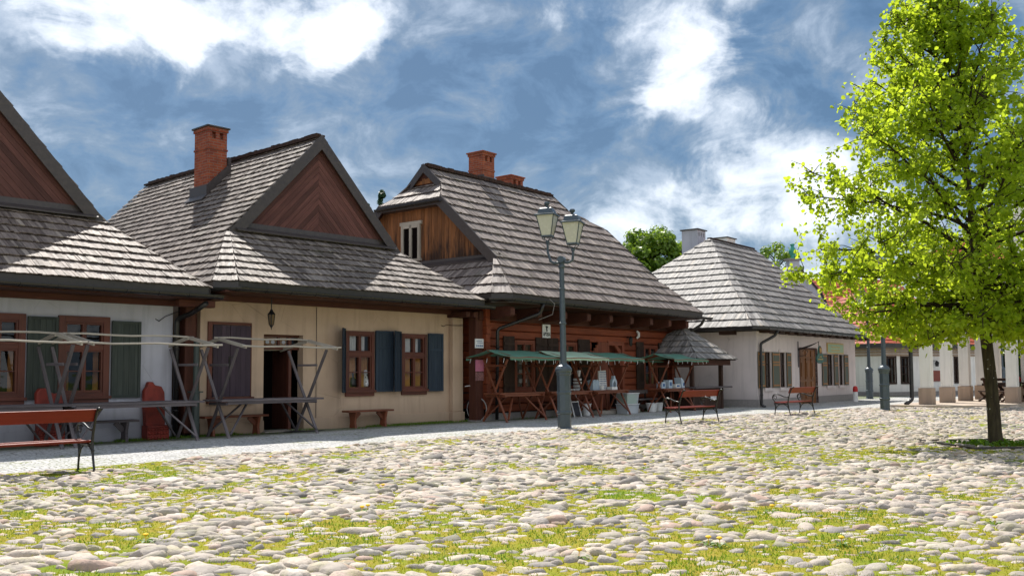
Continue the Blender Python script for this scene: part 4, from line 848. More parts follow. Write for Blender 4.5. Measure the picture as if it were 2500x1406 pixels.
# pharmacy sign
S = thing('pharmacy_sign', 'white square sign reading APTEKA on the log wall', 'sign', FW(H3F, 3.25, .33, 2.64), H3F[1])
m = MB(); m.box(-.20, .20, -.03, 0, -.21, .21); obj('sign_board', m, WHITE, S, bev=.008)
me = text_mesh('APTEKA', .13, .002, .003); me.materials.append(BLACKP); o = link('lettering', me, S); o.rotation_euler = (R_(90), 0, 0); o.location = (0, -.034, -.145); o.scale = (.78, 1.25, 1)
m = MB(); m.prism([(-.07, .155), (.07, .155), (.05, .12), (.02, .10), (.018, .02), (.045, 0), (-.045, 0), (-.018, .02), (-.02, .10), (-.05, .12)], 1, -.035, -.031); m.tube([(.0, -.038, 0), (.05, -.038, .03), (-.05, -.038, .07), (.05, -.038, .11), (-.02, -.038, .17)], .006, 4); obj('emblem', m, BLACKP, S)
S = thing('notice_board_sign', 'small white sign with blue lettering on dark post beside the beige house', 'sign', FW(H2F, 8.06, -.60, 2.20), H2F[1])
m = MB(); m.box(-.02, .32, -.02, 0, -.13, .13); obj('sign_board', m, WHITE, S); m = MB()
for zz, a, b in ((.07, .03, .26), (.02, .06, .29)): m.box(a, b, -.023, -.02, zz - .008, zz + .008)
for k in range(4): m.box(.02 + k * .07, .07 + k * .07, -.023, -.02, -.085, -.045)
obj('lettering', m, BLUEP, S)
S = thing('poster', 'pink poster above a brown notice on post beside the beige house', 'poster', FW(H2F, 8.06, -.60, 1.58), H2F[1])
m = MB(); m.box(0, .40, -.02, 0, -.16, .16); obj('pink_sheet', m, PINK, S); m = MB(); m.box(0, .38, -.018, 0, -.42, -.18); obj('printed_sheet', m, flat('mottled_print', (.25, .12, .12), .7, var=.6, sc=30), S)
P_ = thing('timber_post', 'dark red square post standing between the beige house and the log house', 'post', FW(H2F, 8.10, -.40, 0), H2F[1])
m = MB(); m.box(0, .42, -.18, .1, .05, 3.1); obj('post', m, BROWN, P_, bev=.01); m = MB(); m.box(-.03, .45, -.2, .12, 0, .06); obj('post_foot', m, PLUM, P_)
# --- pale house (right)
def hip_house():
    t = thing('pale_house', 'pale plastered house with full hipped shingle roof and white chimneys beside the tree', 'house', H4F[0], H4F[1], 'shingle roofed houses in a row along the square')
    x0, x1 = -.78, 10.6; hs = [(.20, 1.22), (1.42, 2.30), (5.35, 6.25), (6.55, 7.35)]; zh = (.75, 2.14)
    # measured openings: two left, two right, door between
    hs = [(-.12, .56), (1.38, 2.01), (6.70, 7.52), (8.21, 8.87)]; door = (3.55, 5.50, 0.03, 2.32); SHX = {-.12: ((-.76, .60), (.60, .70)), 1.38: ((2.05, .45),), 6.70: ((6.07, .58), (7.56, .50)), 8.21: ((8.91, .52),)}
    m = MB(); wall_holes(m, x0, x1, 0, 2.92, 0, [(a, b, *zh) for a, b in hs] + [door], .2)
    m.quad([(x0, 0, 0), (x0, 9.2, 0), (x0, 9.2, 2.92), (x0, 0, 2.92)]); m.quad([(x1, 0, 0), (x1, 9.2, 0), (x1, 9.2, 2.92), (x1, 0, 2.92)]); obj('wall', m, PL_P, t)
    m = MB(); m.box(x0 - .03, door[0] - .05, -.04, -.003, 0, .32); m.box(x0 - .04, x0 - .003, .0, 9.2, 0, .32); obj('plinth', m, PLUM, t); obj('plinth', MB().box(door[1] + .05, x1 + .03, -.04, -.003, 0, .32), PLUM, t)
    for a, b in hs:
        m = MB(); m.box(a, a + .05, .05, .1, *zh); m.box(b - .05, b, .05, .1, *zh); m.box(a, b, .05, .1, zh[1] - .05, zh[1]); m.box(a, b, .05, .1, zh[0], zh[0] + .05); m.box((a + b) / 2 - .03, (a + b) / 2 + .03, .05, .1, *zh)
        for k in (1, 2): z = zh[0] + (zh[1] - zh[0]) * k / 3; m.box(a, b, .06, .09, z - .015, z + .015)
        wi = obj('window', m, SHUT_DARK, t); g_ = MB(); g_.quad([(a, .08, zh[0]), (b, .08, zh[0]), (b, .08, zh[1]), (a, .08, zh[1])]); obj('pane', g_, PANE, wi)
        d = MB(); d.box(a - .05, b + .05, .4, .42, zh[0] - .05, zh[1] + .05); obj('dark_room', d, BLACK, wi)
        s = MB(); s.box(a - .06, b + .1, -.07, -.002, zh[0] - .13, zh[0] - .02); s.box(a - .06, b + .1, -.035, -.002, zh[1] + .02, zh[1] + .12); s.box(a - .07, a - .01, -.05, -.002, zh[0] - .02, zh[1] + .02); obj('surround', s, PL_P, wi, bev=.006)
        for sx, wd, ag in [(q_[0], q_[1], 0) for q_ in SHX[a]]:
            m = MB(); w_ = wd
            m.box(0, w_, -.03, 0, 0, zh[1] - zh[0]); c_, s_ = math.cos(R_(ag)), math.sin(R_(ag)); mm_ = MB()
            H_ = zh[1] - zh[0]
            m.v = [(sx + x * c_, -.03 - abs(x * s_) + y * 1, zh[0] + z) for x, y, z in m.v]; sh = obj('shutter', m, SHUT_GREEN2, t)
            for z0_, z1_ in ((.06, .12), (H_ - .12, H_ - .06), (H_ * .62, H_ * .66), (H_ * .70, H_ * .74)): mm_.box(.04, w_ - .04, -.04, -.03, z0_, z1_)
            mm_.box(0, .03, -.036, -.03, 0, H_); mm_.box(w_ - .03, w_, -.036, -.03, 0, H_)
            mm_.v = [(sx + x * c_, -.03 - abs(x * s_) + y, zh[0] + z) for x, y, z in mm_.v]; obj('shutter_trim', mm_, OAKL, sh)
    # carved double door
    a, b = door[0], door[1]; m = MB(); m.box(a, b, .06, .12, .03, 2.32); 
    for i in range(3):
        xa = a + .14 + i * .62
        if i == 1: pass
        m.box(xa, xa + .34, .02, .06, .25, .95); m.box(xa, xa + .34, .02, .06, 1.05, 1.85); m.box(xa + .06, xa + .28, -.01, .02, 1.15, 1.75); m.box(xa - .02, xa + .36, .0, .06, 1.86, 1.93); m.box(xa, xa + .34, .02, .06, 2.0, 2.25)
    obj('door', m, OAK, t, bev=.008)
    m = MB(); m.box(a - .05, a, -.02, .1, 0, 2.36); m.box(b, b + .05, -.02, .1, 0, 2.36); m.box(a, b, -.02, .1, 2.32, 2.38); obj('door_frame', m, BROWN, t)
    # roof
    xl, xr, yf, yb, ze, zr, yr = -1.4, 11.35, -.52, 9.1, 3.06, 7.40, 4.3; xa, xb = 4.2, 8.9; c = .38; W = xr - xl
    rb = MB(); shingles(rb, face((xl, yf, ze), (1, 0, 0), (xl, yr, zr), [(ze, c, W - c), (zr, xa - xl, xb - xl)]), expo=.30, thick=.058); shingles(rb, face((xl, yb, ze), (1, 0, 0), (xl, yr, zr), [(ze, 0, W), (zr, xa - xl, xb - xl)]), expo=.6, wid=.4)
    shingles(rb, face((xl, yf, ze), (0, 1, 0), (xa, yf, zr), [(ze, c, yb - yf), (zr, yr - yf - .02, yr - yf + .02)]), expo=.30, thick=.058); shingles(rb, face((xr, yf, ze), (0, 1, 0), (xb, yf, zr), [(ze, c, yb - yf), (zr, yr - yf - .02, yr - yf + .02)]), expo=.30, thick=.058)
    for sg, xx, ax in ((1, xl, xa), (-1, xr, xb)):
        p = Vector((xx, yf + c, ze)); q = Vector((xx + sg * c, yf, ze)); p, q = (p, q) if sg == 1 else (q, p); Wd = (q - p).length
        hipfan(rb, p, q, (ax, yr, zr), wid=.08, expo=.30, thick=.058)
    r = obj('roof', rb, SH_D, t); d = .03
    bd = MB(); bd.add([(xl, yf + c, ze - d), (xl + c, yf, ze - d), (xr - c, yf, ze - d), (xr, yf + c, ze - d), (xr, yb, ze - d), (xl, yb, ze - d), (xa, yr, zr - d), (xb, yr, zr - d)], [(0, 6, 1), (1, 6, 7, 2), (2, 7, 3), (3, 7, 4), (4, 7, 6, 5), (5, 6, 0), (0, 1, 2, 3, 4, 5)]); obj('roof_deck', bd, DARKW, t)
    f = MB(); lp = [(xl, yb), (xl, yf + c), (xl + c, yf), (xr - c, yf), (xr, yf + c), (xr, yb)]
    for p, q in zip(lp[:-1], lp[1:]): f.prism([p, q, (q[0] * .997 + 5 * .003, q[1] + .03), (p[0] * .997 + 5 * .003, p[1] + .03)], 2, ze - .09, ze + .012)
    obj('fascia', f, METAL, t); gz = ze - .06; gutter(t, [(xl - .08, 6.5, gz), (xl - .08, yf + c - .03, gz), (xl + c - .03, yf - .09, gz), (xr - c, yf - .09, gz), (xr + .1, yf + c, gz)], r=.07)
    m = MB()
    for x in np.arange(-.5, 11, .95): m.box(float(x), float(x) + .5, -.45, .02, 2.86, 3.0)
    for y in np.arange(.8, 8, 2.4): m.box(-1.2, x0 + .02, float(y), float(y) + .55, 2.80, 2.98)
    obj('rafter_end', m, DARKW, t, bev=.01)
    m = MB(); m.box(xa - .05, xb + .05, yr - .1, yr + .1, zr, zr + .05); obj('ridge_cap', m, DARKW, r)
    chimney(r, 4.80, 5.40, 5.6, 8.0, .82, .80, mat=PL_W, holes=3); chimney(r, 8.2, 5.5, 6.0, 8.0, .95, .80, mat=PL_C, holes=4)
    downpipe(t, [(-.15, -.6, 2.95), (-.18, -.5, 2.75), (-.62, -.10, 2.45), (-.64, -.10, .08), (-.60, -.25, .04)], .055, brackets=(1.6, .5))
    return t
SHUT_GREEN2 = flat('green_grey_shutter', (.07, .085, .065), .6, var=.2); OAKL = flat('ochre_trim', (.30, .13, .04), .6)
SH_D = shingle('shingle_silver', [(0.1, (.10, .092, .09)), (.4, (.20, .187, .182)), (.65, (.30, .282, .272)), (.9, (.42, .40, .38))])
H4 = hip_house()
# hanging shop sign on wrought bracket
S = thing('hanging_shop_sign', 'dark green bell shaped sign with round medallion hanging from an iron bracket', 'sign', FW(H4F, 3.42, -.0, 2.0), H4F[1])
m = MB(); m.bar((-.10, -.04, -.45), (-.10, -.04, .62), .03, .03)
for k, rr in enumerate((.34, .42, .5)): m.tube([(-.1 , -.04 - rr * 1.15 * math.sin(a) * 1.6, .15 + rr * 1.1 * math.sin(a * .5 + .3)) for a in np.linspace(0, 1.35, 9)], .012, 5)
m.tube([(-.1, -.9, .60), (-.1, -.9, .42)], .015, 5); m.tube([(-.1, -.04, .0), (-.1, -.35, .05), (-.1, -.45, .2), (-.1, -.3, .3), (-.1, -.22, .2)], .012, 5); obj('bracket', m, IRON, S)
m = MB(); pr = [(-.42, -.12), (-.36, -.24), (-.12, -.30), (.12, -.30), (.36, -.24), (.42, -.12), (.34, .02), (.22, .10), (.17, .30), (.08, .42), (-.08, .42), (-.17, .30), (-.22, .10), (-.34, .02)]
m.prism(pr, 1, -.93, -.88); sb = obj('sign_plate', m, GREENS, S, bev=.01)
m = MB(); m.prism([(.145 * math.cos(a), .24 + .145 * math.sin(a)) for a in np.linspace(0, 6.283, 19)[:-1]], 1, -.945, -.93); obj('medallion', m, OAK, sb)
m = MB(); m.prism([(.05 * math.cos(a) * (1 + .2 * math.sin(3 * a)), .24 + .09 * math.sin(a)) for a in np.linspace(0, 6.283, 13)[:-1]], 1, -.955, -.945)
for z, w_, n_ in ((-.03, .22, 5), (-.13, .56, 11)):
    for i in range(n_): x = -w_ / 2 + w_ * i / n_; m.bar((x, -.935, z - .015), (x + w_ / n_ * .8, -.935, z + .02 * (i % 2) + .005), .012, .02)
obj('gold_lettering', m, GOLD, sb)
S = thing('wall_sign', 'pale green rectangular sign above the right hand window pair', 'sign', FW(H4F, 6.75, 0, 2.42), H4F[1])
m = MB(); m.box(0, 2.1, -.05, -.003, -.25, .22); obj('frame', m, GOLD, S); m = MB(); m.box(.05, 2.05, -.055, -.05, -.2, .17); obj('sign_panel', m, SIGNG, S)
m = MB()
for z, n_ in ((.04, 9), (-.1, 14)):
    for i in range(n_): m.box(.45 + i * 1.2 / n_, .45 + (i + .65) * 1.2 / n_, -.058, -.055, z - .03, z + .03)
obj('gold_lettering', m, GOLD, S)
# --- shingle roofed kiosk between log house and pale house
def kiosk():
    K = frame((6.35, 33.25), 39.); t = thing('kiosk', 'small open wooden kiosk with shingle roof between the log house and pale house', 'kiosk', K[0], K[1])
    W, D = 2.35, 2.0; ze, zr = 1.83, 3.05; o = .38
    m = MB()
    for x, y in ((0, 0), (W - .12, 0), (0, D), (W - .12, D)): obj('post', MB().box(x, x + .13, y, y + .13, 0, 1.9), DARKW, t)
    m = MB(); m.box(-.35, W + .35, -.14, -.02, 1.62, 1.84); m.box(-.1, .03, 0, D, 1.62, 1.84); m.box(W - .03, W + .1, 0, D, 1.62, 1.84); obj('beam', m, BROWN, t)
    m = MB()
    for i in range(15): m.box(.13 + i * .14, .13 + i * .14 + .135, .02, .05, .04, .80)
    for i in range(13): m.box(.02, .05, .13 + i * .14, .13 + i * .14 + .135, .04, .80); m.box(W - .05, W - .02, .13 + i * .14, .13 + i * .14 + .135, .04, .80)
    obj('counter_wall', m, DARKW, t); m = MB(); m.box(-.25, W + .2, -.28, .18, .80, .85); obj('counter_top', m, GREYW, t, bev=.008)
    m = MB(); m.box(.25, 1.55, D - .05, D, .85, 1.62); m.box(.35, .85, D - .09, D - .05, .9, 1.55); m.box(.95, 1.45, D - .09, D - .05, .9, 1.55); m.box(.55, .65, D - .11, D - .09, .9, 1.55); obj('back_shutter', m, OAK, t)
    xl, xr, yf, yb = -o, W + o, -o, D + o; xm = W / 2; ym = D / 2; rb = MB(); r_ = .12
    for O, u, up, L in (((xl, yf, ze), (1, 0, 0), (xl, ym, zr), xr - xl), ((xl, yb, ze), (1, 0, 0), (xl, ym, zr), xr - xl)): shingles(rb, face(O, u, up, [(ze, 0, L), (zr, L / 2 - r_, L / 2 + r_)]), expo=.22)
    for O, u, up, L in (((xl, yf, ze), (0, 1, 0), (xm - r_, yf, zr), yb - yf), ((xr, yf, ze), (0, 1, 0), (xm + r_, yf, zr), yb - yf)): shingles(rb, face(O, u, up, [(ze, 0, L), (zr, L / 2 - .01, L / 2 + .01)]), expo=.22)
    obj('roof', rb, SH_D, t); m = MB(); d = .03; m.add([(xl, yf, ze - d), (xr, yf, ze - d), (xr, yb, ze - d), (xl, yb, ze - d), (xm - r_, ym, zr - d), (xm + r_, ym, zr - d)], [(0, 1, 5, 4), (1, 2, 5), (2, 3, 4, 5), (3, 0, 4), (0, 3, 2, 1)]); obj('roof_deck', m, DARKW, t)
    m = MB(); m.box(1.3, 1.75, -.02, .0, .35, .72); obj('notice', m, CLOTH_W, t)
kiosk()
# ------------------------------------------------------------------ BACKGROUND BUILDINGS
def tiles(mb, P, expo=.20, wid=.24, thick=.05): shingles(mb, P, expo=expo, wid=wid, thick=thick)
def far_house():
    K = frame((20.0, 51.0), 62.); t = thing('corniced_house', 'low white house with striped cornice and red tile roof behind the arcade columns', 'house', K[0], K[1])
    L, D = 8.2, 9.; m = MB(); wins = [(.40, 1.0), (1.5, 2.1), (5.1, 5.55), (5.9, 6.4)]; door = (3.1, 3.85, 0, 2.0)
    wall_holes(m, -.0, L, 0, 2.75, 0, [(a, b, .75, 2.1) for a, b in wins] + [door], .2); m.quad([(0, 0, 0), (0, D, 0), (0, D, 2.75), (0, 0, 2.75)]); m.quad([(L, 0, 0), (L, D, 0), (L, D, 2.75), (L, 0, 2.75)]); obj('wall', m, PL_C, t)
    m = MB()
    for i in range(4): m.box(-.04 - i * .03, L + .05, -.03 - i * .03, -.002, 2.2 + i * .15, 2.31 + i * .15); m.box(-.03 - i * .03, -.002, 0, D, 2.2 + i * .15, 2.31 + i * .15)
    obj('cornice', m, STONEB, t); m = MB(); m.box(-.04, L, -.04, -.002, 0, .25); m.box(-.04, -.002, 0, D, 0, .25); obj('plinth', m, PLUM, t)
    for a, b in wins:
        m = MB()
        for p in ((a, a + .07, .75, 2.1), (b - .07, b, .75, 2.1), ((a + b) / 2 - .03, (a + b) / 2 + .03, .75, 2.1)): m.box(p[0], p[1], .02, .1, p[2], p[3])
        for z in (.75, 1.2, 1.62, 2.05): m.box(a, b, .04, .09, z, z + .045)
        m.box(a - .08, a - .002, -.04, -.002, .67, 2.2); m.box(b + .002, b + .08, -.04, -.002, .67, 2.2); m.box(a, b, -.04, -.002, 2.1, 2.19); m.box(a, b, -.04, -.002, .67, .75)
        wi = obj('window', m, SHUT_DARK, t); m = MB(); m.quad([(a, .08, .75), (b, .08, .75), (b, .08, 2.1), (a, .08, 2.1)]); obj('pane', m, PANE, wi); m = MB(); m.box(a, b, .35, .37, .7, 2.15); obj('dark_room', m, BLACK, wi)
    m = MB(); m.box(door[0], door[1], .12, .16, 0, 2.3); obj('door', m, SHUT_DARK, t)
    m = MB(); m.lathe([(.02, .2), (.12, .1), (.08, -.12)], 6, (4.15, -.2, 1.75)); m.bar((4.15, 0, 1.95), (4.15, -.2, 1.95), .03, .03); obj('wall_lantern', m, IRON, t); m = MB(); m.box(4.0, 4.6, -.05, -.002, .8, 1.4); obj('notice_case', m, flat('red_notice', (.25, .06, .04), .6), t)
    ze, zr = 2.85, 6.2; xl, xr, yf, yb = -.5, L + .6, -.5, D + .5; ym = D / 2; rb = MB(); tiles(rb, face((xl, yf, ze), (1, 0, 0), (xl, ym, zr), [(ze, 0, xr - xl), (zr, 3.6, xr - xl - 3.6)])); tiles(rb, face((xl, yf, ze), (0, 1, 0), (xl + 3.6, yf, zr), [(ze, 0, yb - yf), (zr, ym - yf - .05, ym - yf + .05)])); tiles(rb, face((xr, yf, ze), (0, 1, 0), (xr - 3.6, yf, zr), [(ze, 0, yb - yf), (zr, ym - yf - .05, ym - yf + .05)]))
    obj('roof', rb, TILE, t); m = MB(); m.box(xl - .05, xr + .05, yf - .06, yf + .02, ze - .2, ze + .02); m.box(xl - .06, xl, yf, yb, ze - .2, ze + .02); obj('gutter', m, METAL, t)
    m = MB(); m.add([(xl, yf, ze - .03), (xr, yf, ze - .03), (xr, yb, ze - .03), (xl, yb, ze - .03), (xl + 3.6, ym, zr - .03), (xr - 3.6, ym, zr - .03)], [(0, 1, 5, 4), (1, 2, 5), (2, 3, 4, 5), (3, 0, 4), (0, 3, 2, 1)]); obj('roof_deck', m, DARKW, t)
far_house()
def urn_house():
    K = frame((19.0, 63.), 75.); t = thing('urn_gable_house', 'tall white house with curved gable topped by a teal urn behind the pale house', 'house', K[0], K[1])
    zt = 9.05; prof = [(-2.9, 0), (2.3, 0), (2.3, 6.0), (1.9, 6.7), (1.2, 7.4), (.7, 7.9), (.40, 8.4), (.38, zt - .2), (-.38, zt - .2), (-.40, 8.4), (-.7, 7.9), (-1.2, 7.3), (-2.0, 6.6), (-2.9, 6.0)]
    m = MB(); m.prism(prof, 1, 0, .4); m.box(-2.7, 12, .4, 9, 0, 5.2); obj('gable_wall', m, PL_W, t); m = MB(); m.box(-.52, .52, -.1, .5, zt - .2, zt - .08)
    m.v = m.v; obj('gable_cap', m, PLUM, t)
    m = MB(); m.tube([(.40, -.03, 8.35), (.72, -.03, 7.92), (1.22, -.03, 7.43), (1.95, -.03, 6.7), (2.35, -.03, 6.0)], .08, 6); m.tube([(-.42, -.03, 8.4), (-.72, -.03, 7.92), (-1.22, -.03, 7.32), (-2.9, -.03, 6.05)], .05, 6); obj('gable_trim', m, METALB, t)
    m = MB(); m.lathe([(r_ * .75, z_ * .72) for r_, z_ in [(0, 0), (.2, 0), (.2, .05), (.13, .18), (.24, .4), (.35, .65), (.33, .8), (.16, 1.1), (.12, 1.2), (.22, 1.32), (.20, 1.4), (.02, 1.42)]], 14, (0, .2, zt - .08)); obj('urn', m, TEAL, t, smooth=True)
    rb = MB(); tiles(rb, face((-3, .4, 5.4), (1, 0, 0), (-3, 5, 8.8), [(5.4, 4.9, 14), (8.1, 4.4, 14)]), expo=.26, wid=.35); obj('roof', rb, TILE, t)
    m = MB(); m.box(6, 6.8, 4, 4.8, 6, 8.7); obj('chimney', m, PL_W, t)
urn_house()
def arcade():
    K = frame((15.35, 35.2), 40.); t = thing('arcade_building', 'white arcaded hall on square stone footed columns at the right edge', 'building', K[0], K[1])
    zp = .12; cols = [(0, 0), (0, 1), (0, 2), (0, 3), (0, 4)]; zs = 3.35
    cw = .385; P = []
    for i in range(5): P.append((i * 2.62 + .3, -.0))
    A = Vector((18.97 + .1, 36.15, 0)); rel = Matrix.Rotation(-K[1], 3, 'Z') @ (A - K[0]); P.append((rel.x + .3, rel.y))
    P.append((rel.x + .3 + 2.6, rel.y)); 
    for i, (x, y) in enumerate(P):
        m = MB(); h = cw / 2; m.box(x - h, x + h, y - h, y + h, .62 + zp, zs + zp)
        m.box(x - h - .03, x + h + .03, y - h - .03, y + h + .03, zs - .35 + zp, zs - .27 + zp)
        cobj = obj('column', m, PL_C, t, bev=.01); m = MB(); m.box(x - h - .05, x + h + .05, y - h - .05, y + h + .05, zp, .62 + zp); obj('column_base', m, STONEB, cobj, bev=.015)
    # arches between the columns of the row
    def arch(xa, xb, y, zt_):
        m = MB(); r = (xb - xa) / 2; xc = (xa + xb) / 2; n = 14; top = zt_
        for k in range(n):
            a0, a1 = math.pi * k / n, math.pi * (k + 1) / n; p0 = (xc - r * math.cos(a0), zs + zp + min(r, 1.0) * math.sin(a0)); p1 = (xc - r * math.cos(a1), zs + zp + min(r, 1.0) * math.sin(a1))
            m.prism([p0, p1, (p1[0], top), (p0[0], top)], 1, y - .2, y + .2)
        return m
    zt_ = 5.0
    for i in range(4):
        m = arch(P[i][0] + .22, P[i + 1][0] - .22, P[i][1], zt_); obj('arch', m, PL_C, t)
    for i in range(5): m = MB(); m.box(P[i][0] - .22, P[i][0] + .22, -.22, .22, zs + zp, zt_); obj('pier', m, PL_C, t)
    x, y = P[5]; m = MB(); m.box(x - .3, x + .3, y - .3, y + .3, zs + zp, zt_); obj('pier', m, PL_C, t)
    # low wing over the row of columns, taller main block to the right
    zw = 5.4
    fp = [(-.1, .25), (13.2, .25), (13.2, rel.y - .33), (rel.x + .0, rel.y - .33), (-.1, -.33)]
    m = MB(); m.prism(fp, 2, zt_ - .002, zw); obj('upper_wall', m, PL_C, t)
    m = MB(); m.prism([(rel.x - .25, rel.y - .34), (rel.x + 2.9, -13), (13, -13), (13, rel.y - .34)], 2, zt_ - .003, 9.3); obj('main_wall', m, PL_C, t)
    m = MB(); m.prism([(rel.x + 1.1, rel.y - .8), (rel.x + 1.4, rel.y - .8), (rel.x + 1.4 + 3, -13), (rel.x + 1.1 + 3, -13)], 2, .5, zt_ - .01); obj('inner_wall', m, PL_B2, t); m = MB(); m.prism([(rel.x + 1.04, rel.y - .76), (rel.x + 1.4, rel.y - .76), (rel.x + 1.4 + 3, -13), (rel.x + 1.04 + 3, -13)], 2, zp, .5); obj('plinth', m, STONEB, t)
    rb = MB(); ze = zw; ap = (6, rel.y * .5, zw + 1.7)
    for A_, B_ in (((-.5, .7, ze), (13.4, .7, ze)), ((-.5, .7, ze), (rel.x, rel.y - .33, ze))):
        A_, B_ = Vector(A_), Vector(B_); u_ = (B_ - A_).normalized(); k_ = (Vector(ap) - A_).dot(u_); tiles(rb, face(A_, u_, ap, [(ze, 0, (B_ - A_).length), (ze + 1.7, k_ - .05, k_ + .05)]), expo=.25, wid=.3)
    ze2 = 9.3; A_ = Vector((rel.x - .8, rel.y + .2, ze2)); B_ = Vector((rel.x + 2.5, -13.5, ze2)); u_ = (B_ - A_).normalized(); tiles(rb, face(A_, u_, (9, -6, ze2 + 4.5), [(ze2, 0, (B_ - A_).length), (ze2 + 4.5, 5, 9)]), expo=.25, wid=.3)
    B2 = Vector((13.5, rel.y + .2, ze2)); u_ = (B2 - A_).normalized(); tiles(rb, face(A_, u_, (9, -6, ze2 + 4.5), [(ze2, 0, (B2 - A_).length), (ze2 + 4.5, 5, 9)]), expo=.25, wid=.3)
    obj('roof', rb, TILE, t); m = MB(); m.prism([(rel.x - .8, rel.y + .2), (rel.x + 2.5, -13.5), (13.5, -13.5), (13.5, rel.y + .2)], 2, ze2 - .2, ze2 - .02); m.prism([(-.5, .7), (13.4, .7), (13.4, rel.y), (rel.x, rel.y - .5), (-.5, -.5)], 2, zw, zw + .1); obj('eave_board', m, DARKW, t)
    downpipe(t, [(-.12, .42, 5.3), (-.12, .42, 4), (-.12, .42, .3), (-.45, .55, .14)], .075)
    pf = MB(); pf.prism([(-.9, 1.0), (15, 1.0), (15, -14), (rel.x + 2, -14), (rel.x - .3, rel.y - 1.2), (-.9, -1.)], 2, .0, zp); po = obj('arcade_platform', pf, CONC2, None); po.location = K[0]; po.rotation_euler = (0, 0, K[1]); tag(po, kind='structure')
    return K, rel
PL_B2 = plaster('plaster_warm', (.62, .55, .42), (.52, .45, .35)); CONC2 = flat('platform_stone', (.40, .33, .27), .85, .2, 0, .2, .2, 3)
AK, AREL = arcade()
# ------------------------------------------------------------------ STALLS
def stall_parts(t, mat, polemat, L=2.35, B=.48, T=.72, zc=.83, zt=1.93, cloth=None, zr=2.13, half=1.12, over=.12, tw=.42, table=True, back_x=True):
    """trestle stall: crossed legs at both ends, table board, light roof frame. origin: ground centre, x along the facade"""
    for e, x in (('l', -L / 2), ('r', L / 2)):
        m = MB(); j = lambda: random.uniform(-.02, .02)
        f0 = (x + j(), -B, 0); b0 = (x + j(), B, 0); ft = (x + j(), -T, zt - .02); bt = (x + j(), T, zt - .02)
        def cross(g0, top, dx): g0 = Vector(g0); top = Vector(top); return g0 + Vector((dx, 0, 0)), top + Vector((dx, 0, 0))
        p, q = cross(f0, bt, -.025); obj('leg', MB().bar(p, q, .038, .062, (1, 0, 0)), mat, t, bev=.004)
        p, q = cross(b0, ft, .025); obj('leg', MB().bar(p, q, .038, .062, (1, 0, 0)), mat, t, bev=.004)
        obj('cross_rail', MB().bar((x, -.38, 1.57), (x, .38, 1.57), .03, .05), mat, t); obj('cross_rail', MB().bar((x, -.36, .74), (x, .36, .74), .04, .06), mat, t)
        sx = 1 if x < 0 else -1
        m = MB(); m.bar((x + .03 * sx, -B * .93, .10), (x + sx * .62, -.1, zc - .1), .03, .05, (0, 1, 0)); obj('brace', m, mat, t, bev=.003)
        m = MB(); m.bar((x + .03 * sx, B * .93, .10), (x + sx * .62, .1, zc - .1), .03, .05, (0, 1, 0)); obj('brace', m, mat, t, bev=.003)
        m = MB(); m.bar((x + over * -sx * .2, 0, zr), (x + over * -sx * .2, -half, zt), .035, .07); obj('rafter', m, polemat if not cloth else mat, t); m = MB(); m.bar((x, 0, zr), (x, half, zt), .035, .07); obj('rafter', m, polemat if not cloth else mat, t)
    if table:
        m = MB()
        for k in range(3): m.box(-L / 2 - .16 + random.uniform(-.02, .02), L / 2 + .16 + random.uniform(-.02, .02), -tw + k * tw * 2 / 3 + .004, -tw + (k + 1) * tw * 2 / 3 - .004, zc - .04, zc)
        m.box(-L / 2, L / 2, -tw + .03, -tw + .06, zc - .10, zc - .042); obj('table_board', m, mat, t, bev=.004)
    for y, z in ((-half, zt + .02), (0, zr + .02), (half, zt + .02)):
        m = MB(); n = 6; pts = [(-L / 2 - over + (L + 2 * over) * k / n, y, z + .012 * math.sin(k * 1.7 + y * 3)) for k in range(n + 1)]; m.tube(pts, .02, 6); obj('roof_pole', m, polemat, t)
    if cloth:
        m = MB(); nx, ny = 14, 5; vs = []; x0, x1 = -L / 2 - over, L / 2 + over
        rows = [(-half - .02, zt - .05), (-half - .01, zt + .045), (-half * .66, None), (-half * .33, None), (0, zr + .05), (half * .33, None), (half * .66, None), (half + .01, zt + .045), (half + .02, zt - .05)]
        for y, z in rows:
            for i in range(nx + 1):
                x = x0 + (x1 - x0) * i / nx; zz = z if z is not None else zt + .045 + (zr - zt) * (1 - abs(y) / half) - .02
                vs.append((x, y, zz + .008 * math.sin(i * .9 + y * 4) + (.008 * math.sin(i * 2.2) if z is not None and z < zt else 0)))
        m.add(vs, [(r * (nx + 1) + i, r * (nx + 1) + i + 1, (r + 1) * (nx + 1) + i + 1, (r + 1) * (nx + 1) + i) for r in range(len(rows) - 1) for i in range(nx)])
        # end flaps
        me = obj('awning', m, cloth, t, smooth=True); so = me.modifiers.new('thick', 'SOLIDIFY'); so.thickness = .008
        m = MB()
        for i in range(7):
            x = x0 + .15 + (x1 - x0 - .3) * i / 6; y = -half - .03; z = zt - .04; dx = random.uniform(-.04, .04); m.tube([(x + dx, y, z), (x + dx * 1.5, y - .01, z - .05), (x + dx * 2, y, z - random.uniform(.04, .13))], .006, 4)
        for i in range(4): y = -half + .2 + i * .6; m.tube([(x0, y, zt + .0), (x0 - .01, y + .02, zt - .12)], .007, 4)
        obj('tie_tapes', m, CLOTH_W, t)
ang = H2F[1]
def stall(label, fr, x, y, mat, pole, cloth=None, group=None, **k):
    t = thing('market_stall', label, 'market stall', FW(fr, x, y), fr[1] + random.uniform(-.02, .02), group); stall_parts(t, mat, pole, cloth=cloth, **k); return t
G1 = 'bare grey wooden market stalls'; G2 = 'green roofed wooden market stalls'
stall('bare grey wooden market stall frame in front of the beige house door', H2F, 1.13, -.80, GREYW, PALEW, group=G1, L=2.25)
stall('bare grey market stall in front of the white house, between the carved red slabs', H2F, -1.95, -.80, GREYW, PALEW, group=G1, L=2.45)
